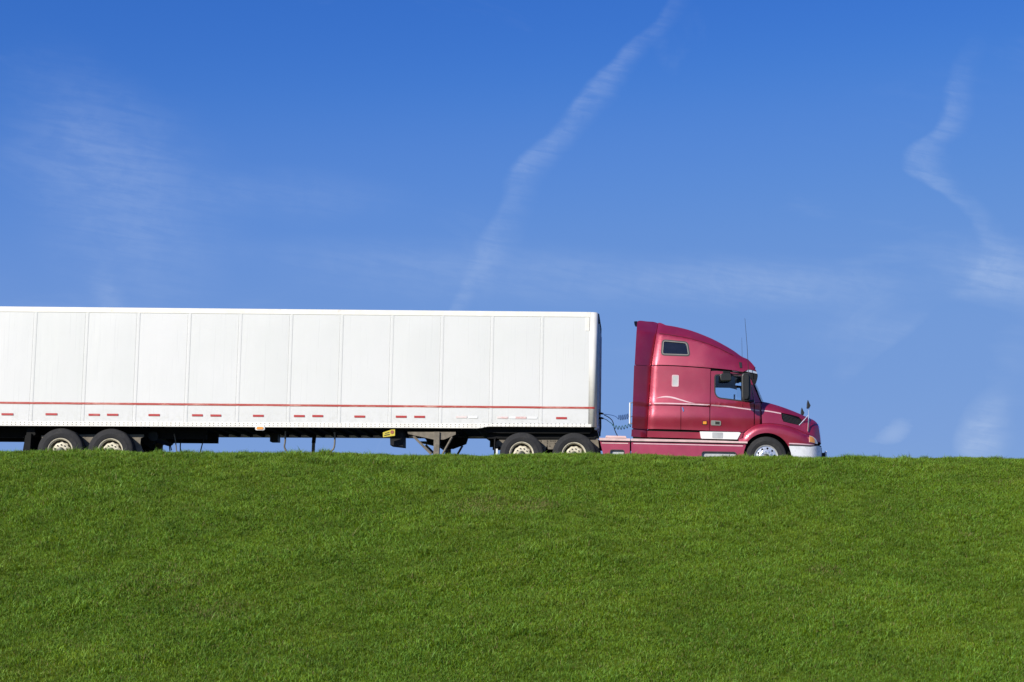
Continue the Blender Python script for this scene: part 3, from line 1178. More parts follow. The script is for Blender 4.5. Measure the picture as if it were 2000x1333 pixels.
# stripe and reflective tape
skin('red_stripe', [(XR + 0.05, 1.674), (13.37, 1.680), (13.37, 1.729), (XR + 0.05, 1.723)], lambda x, z: 1.3085, STRIPE, trailer, thick=0.0025, grid=0)
skin('corner_stripe', [(13.37, 1.680), (13.52, 1.680), (13.52, 1.729), (13.37, 1.729)], lambda x, z: 1.306 if x < 13.445 else 1.173 + 0.1325 * math.sqrt(max(0.0, 1 - ((x - 13.445) / 0.127) ** 2)), STRIPE, trailer, thick=0.003, grid=0.02)
tapes = [(-1.688, 1.418), (-1.425, 1.42), (-0.671, 1.421), (-0.395, 1.423), (0.362, 1.43), (0.638, 1.433), (1.374, 1.427), (1.639, 1.429), (1.808, 1.431), (2.074, 1.433), (2.788, 1.433), (3.055, 1.435), (3.82, 1.436), (4.075, 1.438), (4.258, 1.434), (4.513, 1.436), (5.27, 1.436), (5.526, 1.439), (6.248, 1.439), (6.505, 1.441), (6.689, 1.443), (6.947, 1.445), (7.697, 1.439), (7.955, 1.441), (8.695, 1.444), (8.954, 1.446), (9.139, 1.445), (9.399, 1.448), (10.154, 1.448), (10.415, 1.45), (11.147, 1.444), (11.409, 1.446), (11.596, 1.442), (11.857, 1.444), (12.581, 1.444), (12.843, 1.446)]
for k in range(0, len(tapes), 2):
    (xa, za), (xb, zb_) = tapes[k], tapes[k + 1]
    faded = k // 2 in (14, 15, 16)
    m = TAPEFADED if faded else TAPE
    zc = (za + zb_) / 2
    skin('reflector_tape', [(xa, zc - 0.025), (xb, zc - 0.025), (xb, zc + 0.025), (xa, zc + 0.025)], lambda x, z: 1.3085, m, trailer, thick=0.002, grid=0)
    if faded:
        skin('pale_tape', [(xb + 0.03, zc - 0.025), (xb + 0.26, zc - 0.025), (xb + 0.26, zc + 0.025), (xb + 0.03, zc + 0.025)], lambda x, z: 1.3080, WHITEPAINT, trailer, thick=0.002, grid=0)

# marker lamp under the rail
mk = add_obj('marker_lamp', PR(rounded([(5.339, 1.193), (5.565, 1.195), (5.569, 1.083), (5.343, 1.081)], 0.04), -0.03, 0.02, 0.004), WHITEPAINT, trailer)
add_obj('amber_lens', PR(rounded([(5.371, 1.162), (5.536, 1.164), (5.538, 1.101), (5.373, 1.1)], 0.03), -0.045, -0.028, 0.004), AMBER, mk)

# landing gear (near leg and far leg)
for side in (-1, 1):
    yy = YC + side * 1.20

    def m(pts):
        return pts
    lg = add_obj('landing_gear_bracket', PR([(8.974, 1.084), (10.138, 1.093), (10.14, 1.03), (9.919, 0.928), (9.845, 0.902), (9.622, 0.9), (9.497, 0.925), (8.987, 1.034)], yy, yy - side * 0.03), GREYSTEEL, trailer)
    add_obj('leg', B(9.615, 9.755, yy + side * 0.045, yy - side * 0.10, 0.36, 1.09, bev=0.008), GREYSTEEL, lg)
    add_obj('foot', B(9.54, 9.83, yy + side * 0.10, yy - side * 0.15, 0.31, 0.36, bev=0.01), GREYSTEEL, lg)
    b0, b1 = [(9.112, 0.984), (9.556, 0.548)]
    add_obj('brace', T([(b0[0], yy - side * 0.03, b0[1]), (b1[0], yy - side * 0.05, b1[1])], 0.032, 6), GREYSTEEL, lg)
    b0, b1 = [(10.054, 0.979), (9.828, 0.55)]
    add_obj('brace', T([(b0[0], yy - side * 0.03, b0[1]), (b1[0], yy - side * 0.05, b1[1])], 0.030, 6), GREYSTEEL, lg)
    add_obj('gusset', PR([(9.10, 1.17), (10.22, 1.17), (10.17, 1.0), (9.84, 0.87), (9.58, 0.87), (9.2, 1.0)], yy - side * 0.2, yy - side * 0.23), FRAMEBLACK, lg)
add_obj('landing_gear_axle', T([(9.685, 0.3, 0.80), (9.685, 2.3, 0.80)], 0.03, 8), FRAMEBLACK, trailer)
add_obj('tool_box', PR([(8.501, 1.181), (8.837, 1.184), (8.848, 0.742), (8.524, 0.777)], 0.35, 0.80, 0.01), BLACK, trailer)

# yellow warning plate hanging below the rail
sg = add_obj('warning_sign', PR([(8.387, 1.062), (8.675, 1.159), (8.679, 0.983), (8.39, 0.943)], 0.05, 0.062), YELLOW, trailer)
(cx, cz), = [(8.611, 1.069)]
add_obj('sign_disc', LA([(0.0, -0.004), (0.042, -0.004), (0.046, 0.0), (0.046, 0.004)], 20, (cx, 0.046, cz)), SIGNRED, sg)
for pts in ([(8.439, 1.043), (8.543, 1.073), (8.543, 1.055), (8.439, 1.027)], [(8.421, 0.999), (8.55, 1.025), (8.551, 1.002), (8.422, 0.978)]):
    add_obj('sign_lettering', PR(pts, 0.044, 0.0495), SIGNINK, sg)

# spare tyre rack rods, brackets, hanging air lines
for pts in ([(5.973, 1.102), (5.975, 0.863), (5.961, 0.737), (5.988, 0.656), (6.047, 0.574), (6.21, 0.488)], [(7.161, 1.087), (7.173, 0.898), (7.165, 0.746), (7.131, 0.664), (7.058, 0.607), (6.912, 0.531)]):
    L = smooth_line(pts, 5)
    add_obj('spare_rack_rod', T([(a, 0.4, b) for a, b in L], 0.021, 8), STEELROD, trailer)
(a, b), (c, d) = [(6.369, 1.142), (6.365, 0.646)]
add_obj('rack_post', T([(a, 1.9, b), (c, 1.9, d)], 0.042, 8), STEELROD, trailer)
(a, b), (c, d) = [(6.381, 1.168), (6.368, 0.959)]
add_obj('rack_sleeve', T([(a, 1.9, b), (c, 1.9, d)], 0.05, 8), FRAMEBLACK, trailer)
add_obj('bracket_box', PR([(5.333, 1.182), (5.529, 1.183), (5.537, 0.963), (5.34, 0.962)], 1.6, 1.9, 0.006), BLACK, trailer)
for pts, y, mt in (([(2.715, 1.048), (2.917, 0.961), (3.033, 0.86), (3.091, 0.67)], 1.0, BLACK), ([(3.001, 0.917), (2.981, 0.789), (2.999, 0.662)], 1.2, BLACK), ([(3.247, 1.038), (3.284, 0.887), (3.327, 0.585)], 0.6, STEELROD),
                   ([(3.243, 1.016), (3.197, 0.913), (3.189, 0.784), (3.22, 0.656)], 1.4, BLACK), ([(3.218, 1.003), (3.179, 0.887), (3.18, 0.707)], 1.45, BLACK), ([(3.782, 1.049), (3.762, 0.907), (3.709, 0.651)], 1.3, BLACK)):
    add_obj('air_line', T([(a, y, b) for a, b in smooth_line(pts, 5)], 0.014, 7), mt, trailer)

# rear running gear
t_wheel = make_wheel('dual', 0.535)
WZ = 0.563
for side in (-1, 1):
    for k, wx in enumerate((0.73, 1.912)):
        place_wheel(t_wheel, trailer, wx, YC + side * 1.262, WZ, side, 0.35 + 0.7 * k + (0.2 if side > 0 else 0), first=(side < 0 and k == 0))
for wx in (0.73, 1.912):
    add_obj('axle', T([(wx, YC - 0.9, WZ), (wx, YC + 0.9, WZ)], 0.065, 12), FRAMEBLACK, trailer)
for side in (-1, 1):
    y0 = YC + side * 0.955
    y1 = YC + side * 0.925
    for pts in ([(0.155, 0.95), (0.348, 0.976), (0.352, 0.889), (0.207, 0.875), (0.158, 0.887)], [(0.99, 0.981), (1.488, 0.985), (1.467, 0.91), (1.409, 0.847), (1.378, 0.747), (1.363, 0.548), (1.229, 0.547), (1.26, 0.672), (1.169, 0.796), (1.068, 0.882)],
                [(2.17, 0.991), (2.596, 0.994), (2.599, 0.932), (2.527, 0.906), (2.521, 0.756), (2.615, 0.557), (2.457, 0.556), (2.376, 0.73), (2.332, 0.905), (2.222, 0.916)]):
        add_obj('spring_hanger', PR(pts, y0, y1), GREYSTEEL, trailer)
    add_obj('leaf_spring', PR([(0.35, 0.80), (0.74, 0.70), (1.15, 0.80), (1.5, 0.80), (1.925, 0.70), (2.35, 0.80), (2.35, 0.84), (1.925, 0.77), (1.5, 0.85), (1.15, 0.85), (0.74, 0.77), (0.35, 0.84)], YC + side * 0.54, YC + side * 0.46), FRAMEBLACK, trailer)
    add_obj('mud_flap', PR([(-0.141, 0.93), (-0.004, 0.981), (-0.015, 0.583), (-0.035, 0.272), (-0.216, 0.271), (-0.175, 0.644)], YC + side * 1.15, YC + side * 0.55, 0.003), FRAMEBLACK, trailer)
    add_obj('flap_bracket', PR([(-0.125, 1.104), (0.043, 1.131), (0.076, 0.956), (-0.042, 0.893), (-0.14, 0.917)], YC + side * 1.10, YC + side * 0.60), FRAMEBLACK, trailer)
add_obj('air_tank', T([(2.75, YC - 0.7, 0.98), (2.75, YC + 0.7, 0.98)], 0.12, 16), BLACK, trailer)
add_obj('slider_stop', PR([(2.376, 1.076), (2.697, 1.079), (2.707, 0.826), (2.562, 0.749), (2.387, 0.823)], 0.8, 1.0), FRAMEBLACK, trailer)
add_obj('brake_valve', B(2.2, 2.55, 0.75, 0.95, 0.80, 1.10, bev=0.01), FRAMEBLACK, trailer)
add_obj('under_beam', B(2.9, 3.72, 1.9, 2.4, 1.08, 1.16), FRAMEBLACK, trailer)
(gx, gz), = [(13.631, 1.613)]
gl = add_obj('gladhand_panel', B(13.60, 13.625, 0.30, 0.62, gz - 0.28, gz + 0.10, bev=0.005), FRAMEBLACK, trailer)
for dz in (0.0, -0.115):
    add_obj('gladhand', T([(13.61, 0.42, gz + dz), (13.68, 0.40, gz + dz), (13.73, 0.40, gz + dz - 0.01)], 0.032, 8, 0.02), BLACK, gl)
add_obj('drop_line', T([(13.66, 0.40, gz - 0.1), (13.665, 0.40, gz - 0.35), (13.64, 0.42, gz - 0.55)], 0.018, 6), BLACK, gl)

# ------------------------------------------------------------------ the tractor
tractor = empty('semi_truck', (16.0, YC, ROADZ), 'raspberry red semi truck with tall aerodynamic sleeper cab on the embankment', 'truck')

crease = [(15.0, 3.66), (15.40, 3.60), (15.90, 3.50), (16.40, 3.34), (16.80, 3.16), (17.1, 3.02), (17.5, 2.9)]
edge_line = [(14.816, 0.954), (14.82, 1.208), (14.907, 2.789), (15.063, 3.909), (15.08, 4.064)]
edge_by_z = sorted((z, x) for x, z in edge_line)


def xe(z):
    return interp(z, edge_by_z)


def hw_cab(x, z):
    w = 1.19
    k = max(0.0, z - 2.80)
    w -= 0.20 * k + 0.12 * k * k                       # roof cap leans in
    if x < 16.4:
        w -= 0.10 * ((16.4 - x) / 1.6) ** 2            # sleeper sides bow in towards the rear
    c = z - interp(x, crease)
    if c > -0.025:
        w -= 0.95 * (c + 0.025) ** 2 / 0.10 if c < 0.025 else 0.95 * c
    if x > 16.2:
        t = (x - 16.2)
        w -= 0.085 * t * t * (1 + 1.5 * sstep(z, 2.6, 3.0))  # nose of the roof narrows
    e = x - xe(z)
    if e < 0.14:
        w -= 0.06 * (1 - max(0.0, e) / 0.14) ** 2     # rounded rear edge
    # a soft belt and tumblehome below it
    w += 0.034 * math.exp(-((z - 1.80) / 0.22) ** 2) if z > 1.80 else 0.012 + 0.022 * math.exp(-((z - 1.48) / 0.2) ** 2)
    w -= 0.035 * (1 - sstep(z, 1.2, 1.55))
    return w


def hw_ext(x, z):
    e = max(0.0, xe(z) - x)
    return hw_cab(xe(z), z) - 0.05 + 0.85 * e - 0.50 * e * e


def span(name, line, hw, mat, crown=0.04, n=12, lift=0.0, thick=0.02, parent=None, plan=0.0):
    """surface from the near body edge across to the far one, along an x,z line"""
    bm = bmesh.new()
    rows = []
    for x, z in line:
        w = hw(x, z) + lift
        row = []
        for k in range(n + 1):
            s = -1 + 2 * k / n
            row.append(bm.verts.new((x + plan * (1 - s * s), YC + s * w, z + crown * (1 - s * s) ** 1.0)))
        rows.append(row)
    for a, b in zip(rows, rows[1:]):
        for k in range(n):
            f = bm.faces.new((a[k], b[k], b[k + 1], a[k + 1]))
            f.smooth = True
    bmesh.ops.recalc_face_normals(bm, faces=bm.faces)
    return add_obj(name, bm, mat, parent or tractor)


roof_line = smooth_line([(15.073, 4.014), (15.138, 3.995), (15.215, 3.95), (15.28, 3.919), (15.513, 3.876), (15.836, 3.788), (16.16, 3.661), (16.548, 3.476), (16.937, 3.252), (17.119, 3.117), (17.209, 3.066), (17.3, 3.034), (17.365, 2.983), (17.456, 2.866), (17.508, 2.788)], 4)
ext_top = smooth_line([(14.54, 3.969), (14.572, 4.009), (14.636, 4.023), (14.789, 4.018)] + [(14.956, 4.029), (15.079, 4.002)], 4)
roof_seam = smooth_line([(14.913, 2.821), (15.382, 2.807), (15.763, 2.786), (16.398, 2.741), (16.843, 2.708), (17.136, 2.672), (17.264, 2.648)], 4)
mid_seam = [(x, z - 0.018) for x, z in roof_seam]
GAP = 0.009
xd0 = [(16.373, 2.626)][0][0]


def z_on(line, x):
    return interp(x, sorted(line))


rear_up = [(xe(z), z) for z in np.linspace(z_on(roof_seam, 14.9) + 0.0, roof_line[0][1] - 0.02, 14)]

# window and opening outlines
sleep_win = rounded([(15.162, 3.488), (15.812, 3.425), (15.872, 3.033), (15.134, 3.057)], 0.10)
door_win = rounded([(16.463, 2.591), (17.316, 2.568), (17.406, 1.896), (17.165, 1.913), (16.554, 1.977), (16.465, 2.091)], [0.09, 0.04, 0.04, 0.05, 0.10, 0.08])

for side in (-1, 1):
    # --- high roof cap with sleeper window
    poly = roof_seam[:-3] + list(reversed(roof_line[:-1])) + list(reversed(rear_up))
    poly = [(x, z + 0.001) if i < len(roof_seam) - 3 else (x, z) for i, (x, z) in enumerate(poly)]
    cap = skin('roof_cap', poly, hw_cab, RED, tractor, side=side, holes=[inset(sleep_win, 0.005)], grid=0.06, thick=0.03)
    sw = skin('sleeper_window', inset(sleep_win, 0.006), hw_cab, DARKGLASS, cap, side=side, lift=-0.012, thick=0.01, grid=0.1)
    skin('window_seal', sleep_win, hw_cab, SEALGREY, cap, side=side, lift=0.006, thick=0.02, holes=[inset(sleep_win, 0.045)], grid=0.1)
    skin('window_trim', inset(sleep_win, 0.030), hw_cab, TRIMGREY, cap, side=side, lift=0.011, thick=0.02, holes=[inset(sleep_win, 0.052)], grid=0.1)
    # --- gap fairings behind the cab
    lx = [(14.561, 3.915), (14.49, 2.785), (14.478, 2.746), (14.44, 1.217), (14.434, 1.186), (14.425, 1.015)]
    zz = lx[1][1]
    up = [(x, z) for x, z in ext_top] + [(xe(z) - GAP, z) for z in np.linspace(ext_top[-1][1] - 0.03, zz + 0.014, 12)] + [(lx[1][0], zz + 0.006)]
    skin('upper_gap_fairing', up, hw_ext, RED, tractor, side=side, grid=0.06, thick=0.03)
    zl = lx[3][1]
    lo = [(lx[2][0], zz - 0.006)] + [(xe(z) - GAP, z) for z in np.linspace(zz + 0.002, zl, 12)] + [(lx[3][0], zl)]
    skin('lower_gap_fairing', lo, hw_ext, RED, tractor, side=side, grid=0.06, thick=0.03)
    zl2 = lx[5][1]
    skin('fairing_foot', [(lx[4][0], zl - 0.025), (xe(zl - 0.03) - GAP, zl - 0.03), (xe(zl2) - GAP, zl2), (lx[5][0], zl2)], hw_ext, RED, tractor, side=side, grid=0.08, thick=0.03)
    bt = [(14.457, 3.991), (14.553, 4.005), (14.554, 3.914), (14.516, 3.81), (14.477, 3.874)]
    if side < 0:
        skin('fairing_edge_rubber', rounded(bt, 0.03, 3), lambda x, z: hw_ext(x, z) - 0.02, BLACK, tractor, side=side, thick=0.08, grid=0)
        skin('roof_crease_shade', ribbon([p for p in smooth_line(crease, 4) if 15.07 < p[0] < 17.0], 0.020), hw_cab, REDDARK, cap, side=side, lift=0.003, thick=0.006, grid=0.1)  # thin dark ribbon paints in the shading along the crease
    # --- sleeper side
    dl = [(16.379, 2.677), (16.364, 1.794), (16.354, 1.17)]
    st = smooth_line([(14.859, 1.812), (15.263, 1.809), (15.769, 1.795), (16.364, 1.769), (17.037, 1.711), (17.469, 1.67)], 3)
    p = [(xe(z), z) for z in np.linspace(z_on(st, 14.9) + 0.008, mid_seam[0][1] - 0.006, 12)]
    top = [(x, z - 0.006) for x, z in mid_seam if p[-1][0] + 0.02 < x < dl[0][0] - 0.02]
    bot = [(x, z + 0.008) for x, z in st if p[0][0] + 0.02 < x < dl[1][0] - 0.02]
    poly = p + top + [(dl[0][0] - GAP, z_on(mid_seam, dl[0][0]) - 0.006), (dl[1][0] - GAP, z_on(st, dl[1][0]) + 0.008)] + bot[::-1]
    hatch = rounded([(15.415, 2.564), (15.587, 2.56), (15.582, 2.266), (15.411, 2.27)], 0.035, 4)
    sp = skin('sleeper_panel', poly, hw_cab, RED, tractor, side=side, grid=0.06, thick=0.03)
    skin('small_window_frame', hatch, hw_cab, PALESTRIPE, sp, side=side, lift=0.008, thick=0.015, grid=0, holes=[inset(hatch, 0.022)])
    skin('small_window_pane', inset(hatch, 0.018), hw_cab, GREYPLATE, sp, side=side, lift=0.004, thick=0.01, grid=0)
    # --- lower sleeper: two luggage doors
    low = [(14.82, 1.208), (15.646, 1.189), (16.367, 1.164)]
    xs_ = [(15.643, 1.762)][0][0]
    for a, b in ((None, xs_), (xs_, dl[2][0])):
        if a is None:
            pl = [(xe(z), z) for z in np.linspace(low[0][1] + 0.014, z_on(st, 14.9) - 0.012, 8)]
        else:
            pl = [(a + 0.006, z_on(low, a) + 0.014), (a + 0.006, z_on(st, a) - 0.012)]
        pl += [(x, z - 0.012) for x, z in st if pl[-1][0] + 0.02 < x < b - 0.02]
        pl += [(b - 0.006, z_on(st, b) - 0.012), (b - 0.006, z_on(low, b) + 0.014)]
        ld = skin('luggage_door', pl, hw_cab, RED, tractor, side=side, grid=0.06, thick=0.03)
        if a is not None:
            h = [(15.662, 1.749), (15.693, 1.75), (15.719, 1.661), (15.694, 1.635)]
            skin('latch', h, hw_cab, CHROME, ld, side=side, lift=0.012, thick=0.015, grid=0)
            am = [(16.176, 1.416), (16.29, 1.417), (16.29, 1.322), (16.176, 1.321)]
            s_ = skin('marker_base', am, hw_cab, SEALGREY, ld, side=side, lift=0.010, thick=0.02, grid=0)
            skin('marker_lens', inset(rounded(am, 0.02), 0.014), hw_cab, AMBER, ld, side=side, lift=0.02, thick=0.02, grid=0)
    # --- door
    dpoly = [(dl[0][0] + 0.004, dl[0][1] - 0.012)] + [(x, z - 0.045) for x, z in mid_seam if dl[0][0] + 0.05 < x < 17.2]
    dpoly += [(17.302, 2.59), (17.392, 2.316), (17.456, 1.894), (17.457, 1.319), (17.317, 1.242), (17.191, 1.158)]
    dpoly += [(dl[2][0] + 0.004, z_on(low, dl[2][0]) + 0.012)]
    door = skin('door', dpoly, hw_cab, RED, tractor, side=side, grid=0.06, thick=0.04, holes=[door_win] if False else [inset(rounded([(16.463, 2.591), (17.252, 2.573), (17.336, 2.292), (17.381, 1.902), (17.165, 1.913), (16.554, 1.977), (16.465, 2.091)], [0.09, 0.03, 0.03, 0.04, 0.05, 0.10, 0.08]), 0.01)])
    dw = rounded([(16.463, 2.591), (17.252, 2.573), (17.336, 2.292), (17.381, 1.902), (17.165, 1.913), (16.554, 1.977), (16.465, 2.091)], [0.09, 0.03, 0.03, 0.04, 0.05, 0.10, 0.08])
    skin('window_seal', dw, hw_cab, SEALGREY, door, side=side, lift=0.005, thick=0.03, holes=[inset(dw, 0.032)], grid=0.1)
    skin('window_glass', inset(dw, 0.02), hw_cab, GLASS, door, side=side, lift=-0.018, thick=0, grid=0.15)
    hd = rounded([(16.385, 1.431), (16.632, 1.42), (16.632, 1.306), (16.385, 1.31)], 0.03, 4)
    dh = skin('door_handle', hd, hw_cab, ALU, door, side=side, lift=0.014, thick=0.02, grid=0)
    skin('handle_recess', [(16.493, 1.403), (16.6, 1.398), (16.601, 1.331), (16.493, 1.334)], hw_cab, SEALGREY, door, side=side, lift=0.017, thick=0.01, grid=0)
    # roof gutter strip between cap and door
    # --- pale pinstripes
    for line in (smooth_line([(14.871, 1.85), (15.263, 1.848), (15.769, 1.833), (16.351, 1.813)], 3), smooth_line([(16.389, 1.807), (16.783, 1.785), (17.1, 1.75), (17.45, 1.715)], 3)):
        skin('pinstripe', ribbon(line, 0.030), hw_cab, PALESTRIPE, tractor, side=side, lift=0.004, thick=0.003, grid=0.15)
    sw_l = smooth_line([(15.034, 1.979), (15.16, 2.006), (15.299, 2.014), (15.451, 1.99), (15.641, 1.934), (15.832, 1.879), (15.984, 1.848)], 4)
    skin('swoosh_stripe', ribbon(sw_l, 0.04, taper=True), hw_cab, PALESTRIPE, tractor, side=side, lift=0.005, thick=0.003, grid=0.2)

    # --- rocker fairing, step plate, ledges, skirts
    def hw_low(x, z):
        return 1.195 - 0.03 * (1 - sstep(x, 14.3, 14.9)) * 0

    rk = [(14.82, 1.161), (15.646, 1.143), (16.12, 1.134), (16.14, 0.982), (15.647, 0.991), (14.815, 1.009)]
    skin('rocker_panel', rk, lambda x, z: 1.165 - 0.10 * max(0, (1.25 - z)) ** 1.2, RED, tractor, side=side, grid=0.08)
    pl = [(16.113, 1.153), (17.088, 1.142), (17.126, 1.123), (17.038, 0.964), (16.165, 0.976), (16.14, 0.988)]
    stp = skin('step_plate', pl, lambda x, z: 1.205, WHITEPAINT, tractor, side=side, grid=0, thick=0.05)
    skin('step_tread', rounded([(16.417, 1.137), (16.683, 1.132), (16.683, 0.986), (16.418, 0.99)], 0.02, 3), lambda x, z: 1.212, GREYPLATE, stp, side=side, grid=0, thick=0.012)
    # filler between step plate and front fender
    fl = [(17.139, 1.13), (17.177, 1.136), (17.165, 1.022), (17.089, 0.97), (17.051, 0.964)]
    skin('step_end', fl, lambda x, z: 1.19, RED, tractor, side=side, grid=0, thick=0.04)
    for pts in ([(13.636, 0.972), (14.401, 0.959), (14.402, 0.898), (13.649, 0.905)], [(14.42, 0.959), (16.152, 0.935), (17.29, 0.906), (17.29, 0.861), (16.152, 0.878), (14.421, 0.898)]):
        add_obj('side_ledge', PR(pts, YC + side * 1.262, YC + side * 0.95, 0.006), PINKLEDGE, tractor)
    skd = [[(13.662, 0.883), (14.39, 0.876), (14.395, 0.353), (13.794, 0.348)], [(14.427, 0.877), (16.152, 0.852), (17.258, 0.835), (17.202, 0.664), (17.177, 0.359), (14.432, 0.353)]]
    wells = [rounded([(13.915, 0.677), (14.254, 0.673), (14.255, 0.516), (13.917, 0.513)], 0.05, 4), rounded([(16.166, 0.65), (16.999, 0.643), (17.038, 0.434), (16.167, 0.428)], 0.06, 4)]

    def hw_sk(x, z):
        return 1.20 + 0.13 * max(0, 0.90 - z)
    for pp, wl in zip(skd, wells):
        sk = skin('side_skirt', pp, hw_sk, RED, tractor, side=side, grid=0.07, holes=[wl], thick=0.03)
        skin('skirt_moulding', ribbon([(pp[0][0] + 0.04, pp[0][1] - 0.035), (pp[1][0] - 0.04, pp[1][1] - 0.035)] if pp is skd[0] else [(pp[0][0] + 0.05, pp[0][1] - 0.035), (pp[1][0], pp[1][1] - 0.035), (pp[2][0] - 0.08, pp[2][1] - 0.035)], 0.022),
             hw_sk, PINKLEDGE if pp is skd[0] else PALESTRIPE, sk, side=side, lift=0.008, thick=0.02, grid=0.3)
        skin('step_well', inset(wl, -0.02), hw_sk, GREYPLATE, sk, side=side, lift=-0.06, thick=0.02, grid=0)
        skin('well_rim', inset(wl, -0.012), hw_sk, SEALGREY, sk, side=side, lift=0.004, thick=0.03, grid=0, holes=[inset(wl, 0.008)])
    # --- A pillar and cowl
    ap = [(17.337, 2.578), (17.395, 2.463), (17.471, 2.272), (17.625, 1.914), (17.478, 1.9), (17.414, 2.271)]
    skin('windscreen_pillar', ap, lambda x, z: hw_cab(x, z) - 0.01, RED, tractor, side=side, grid=0.08)
    cw = [(17.48, 1.884), (17.6, 1.904), (17.601, 1.157), (17.547, 1.341), (17.481, 1.321)]
    skin('cowl_panel', [(17.48, 1.884), (17.6, 1.904), (17.601, 1.361), (17.535, 1.328), (17.481, 1.309)], lambda x, z: hw_cab(x, z) - 0.004, RED, tractor, side=side, grid=0.08)
    skin('pinstripe', ribbon([(17.481, 1.713), (17.598, 1.698)], 0.030), hw_cab, PALESTRIPE, tractor, side=side, lift=0.003, thick=0.004, grid=0)

    add_obj('sill_frame', B(14.47, 17.12, YC + side * 0.91, YC + side * 0.85, 0.90, 1.21), FRAMEBLACK, tractor)
    # --- dark inner shell behind the panel joints
    shell = [(xe(1.0) + 0.03, 1.0), (17.1, 1.0), (17.1, 1.22), (xd0 - 0.02, 1.22), (xd0 - 0.02, 2.60), (17.1, 2.60), (17.15, 2.78), (16.6, 3.0), (xe(3.3) + 0.05, 3.3)]
    skin('inner_shell', shell, lambda x, z: hw_cab(x, z) - 0.055, FRAMEBLACK, tractor, side=side, thick=0.01, grid=0.15)
    skin('cowl_inner', [(17.128, 1.127), (17.331, 1.282), (17.477, 1.36), (17.476, 1.871), (17.629, 1.898), (17.63, 1.131)], lambda x, z: hw_cab(x, z) - 0.03, RED, tractor, side=side, thick=0.01, grid=0.1)

# spans of the roof
roof = span('roof_skin', roof_line, hw_cab, RED, crown=0.03)
span('fairing_roof', ext_top, hw_ext, RED, crown=0.02)
span('rear_wall', [(14.86, z) for z in np.linspace(1.0, 3.85, 8)], lambda x, z: hw_cab(xe(z), z) - 0.05, FRAMEBLACK, crown=0.0)

# --- sun visor above the windscreen with a pale strip on top
vis = [(17.33, 2.664), (17.433, 2.671), (17.542, 2.64), (17.555, 2.556), (17.529, 2.453), (17.478, 2.343), (17.452, 2.349), (17.42, 2.452), (17.343, 2.554)]


def hw_vis(x, z):
    return 1.06 - 0.16 * max(0.0, x - 17.25)


def visor_bm(pts, w0):
    bm = bmesh.new()
    rows = []
    n = 10
    for k in range(n + 1):
        s = -1 + 2 * k / n
        rows.append([bm.verts.new((x + 0.10 + 0.02 * (1 - s * s), YC + s * w0, z)) for x, z in pts])
    for a, b in zip(rows, rows[1:]):
        for i in range(len(pts)):
            j = (i + 1) % len(pts)
            bm.faces.new((a[i], a[j], b[j], b[i]))
    bm.faces.new(rows[0])
    bm.faces.new(rows[-1][::-1])
    bmesh.ops.recalc_face_normals(bm, faces=bm.faces)
    return bm


add_obj('sun_visor', visor_bm([(x - 0.10, z) for x, z in smooth_line(vis, 2)[:-1]], 1.02), BLACK, tractor)
vs_top = [(17.199, 2.733), (17.378, 2.722), (17.525, 2.678), (17.542, 2.623), (17.429, 2.651), (17.237, 2.682)]
add_obj('visor_strip', visor_bm([(x - 0.10, z) for x, z in vs_top], 1.05), simple('pale_blue_lens', (0.34, 0.38, 0.46), 0.2, coat=0.5), tractor)
nose = [(17.107, 3.084), (17.197, 3.033), (17.287, 3.002), (17.351, 2.951), (17.442, 2.835), (17.519, 2.706), (17.39, 2.737), (17.21, 2.748), (17.056, 2.766)]
for side in (-1, 1):
    skin('roof_nose', nose, lambda x, z: hw_cab(x, z) - 0.004, RED, tractor, side=side, grid=0.05, thick=0.03)
span('roof_brow', [(17.442, 2.835), (17.481, 2.777), (17.526, 2.699)], lambda x, z: hw_cab(x, z), RED, crown=0.0, plan=0.01)

# --- windscreen, cabin
wl = [(17.426, 2.49), (17.51, 2.298), (17.651, 1.945)]
ws = span('windscreen', wl, lambda x, z: hw_cab(x, z) - 0.03, GLASS, crown=0.0, plan=0.14)
(xd, zd), = [(16.373, 2.626)]
add_obj('headliner', B(xd + 0.02, 17.20, YC - 1.08, YC + 1.08, 2.665, 2.70), INTERIOR, tractor)
add_obj('sleeper_bulkhead', B(xd - 0.06, xd - 0.03, YC - 1.10, YC + 1.10, 1.25, 2.70), INTERIOR, tractor)
add_obj('cab_floor', B(xd - 0.06, 17.40, YC - 0.98, YC + 0.98, 1.16, 1.20), FRAMEBLACK, tractor)
add_obj('dashboard', PR([(17.18, 1.20), (17.52, 1.20), (17.56, 1.86), (17.34, 1.93), (17.20, 1.80)], YC - 0.97, YC + 0.97, 0.02), DASHGREY, tractor)
sw_ = bmesh.new()
L = []
for k in range(25):
    a = 2 * math.pi * k / 24
    v = Matrix.Rotation(math.radians(-58), 3, 'Y') @ Vector((0.21 * math.cos(a), 0.21 * math.sin(a), 0))
    L.append((17.05 + v.x, YC + 0.62 + v.y, 1.86 + v.z))
add_obj('steering_wheel', tube(sw_, L, 0.016, 6), BLACK, tractor)
(cx, cz), (c2, cz2) = [(17.045, 2.269), (17.045, 2.097)]
add_obj('chrome_flask', T([(cx, 1.6, cz2 - 0.05), (cx, 1.6, cz)], 0.022, 10), ALU, tractor)

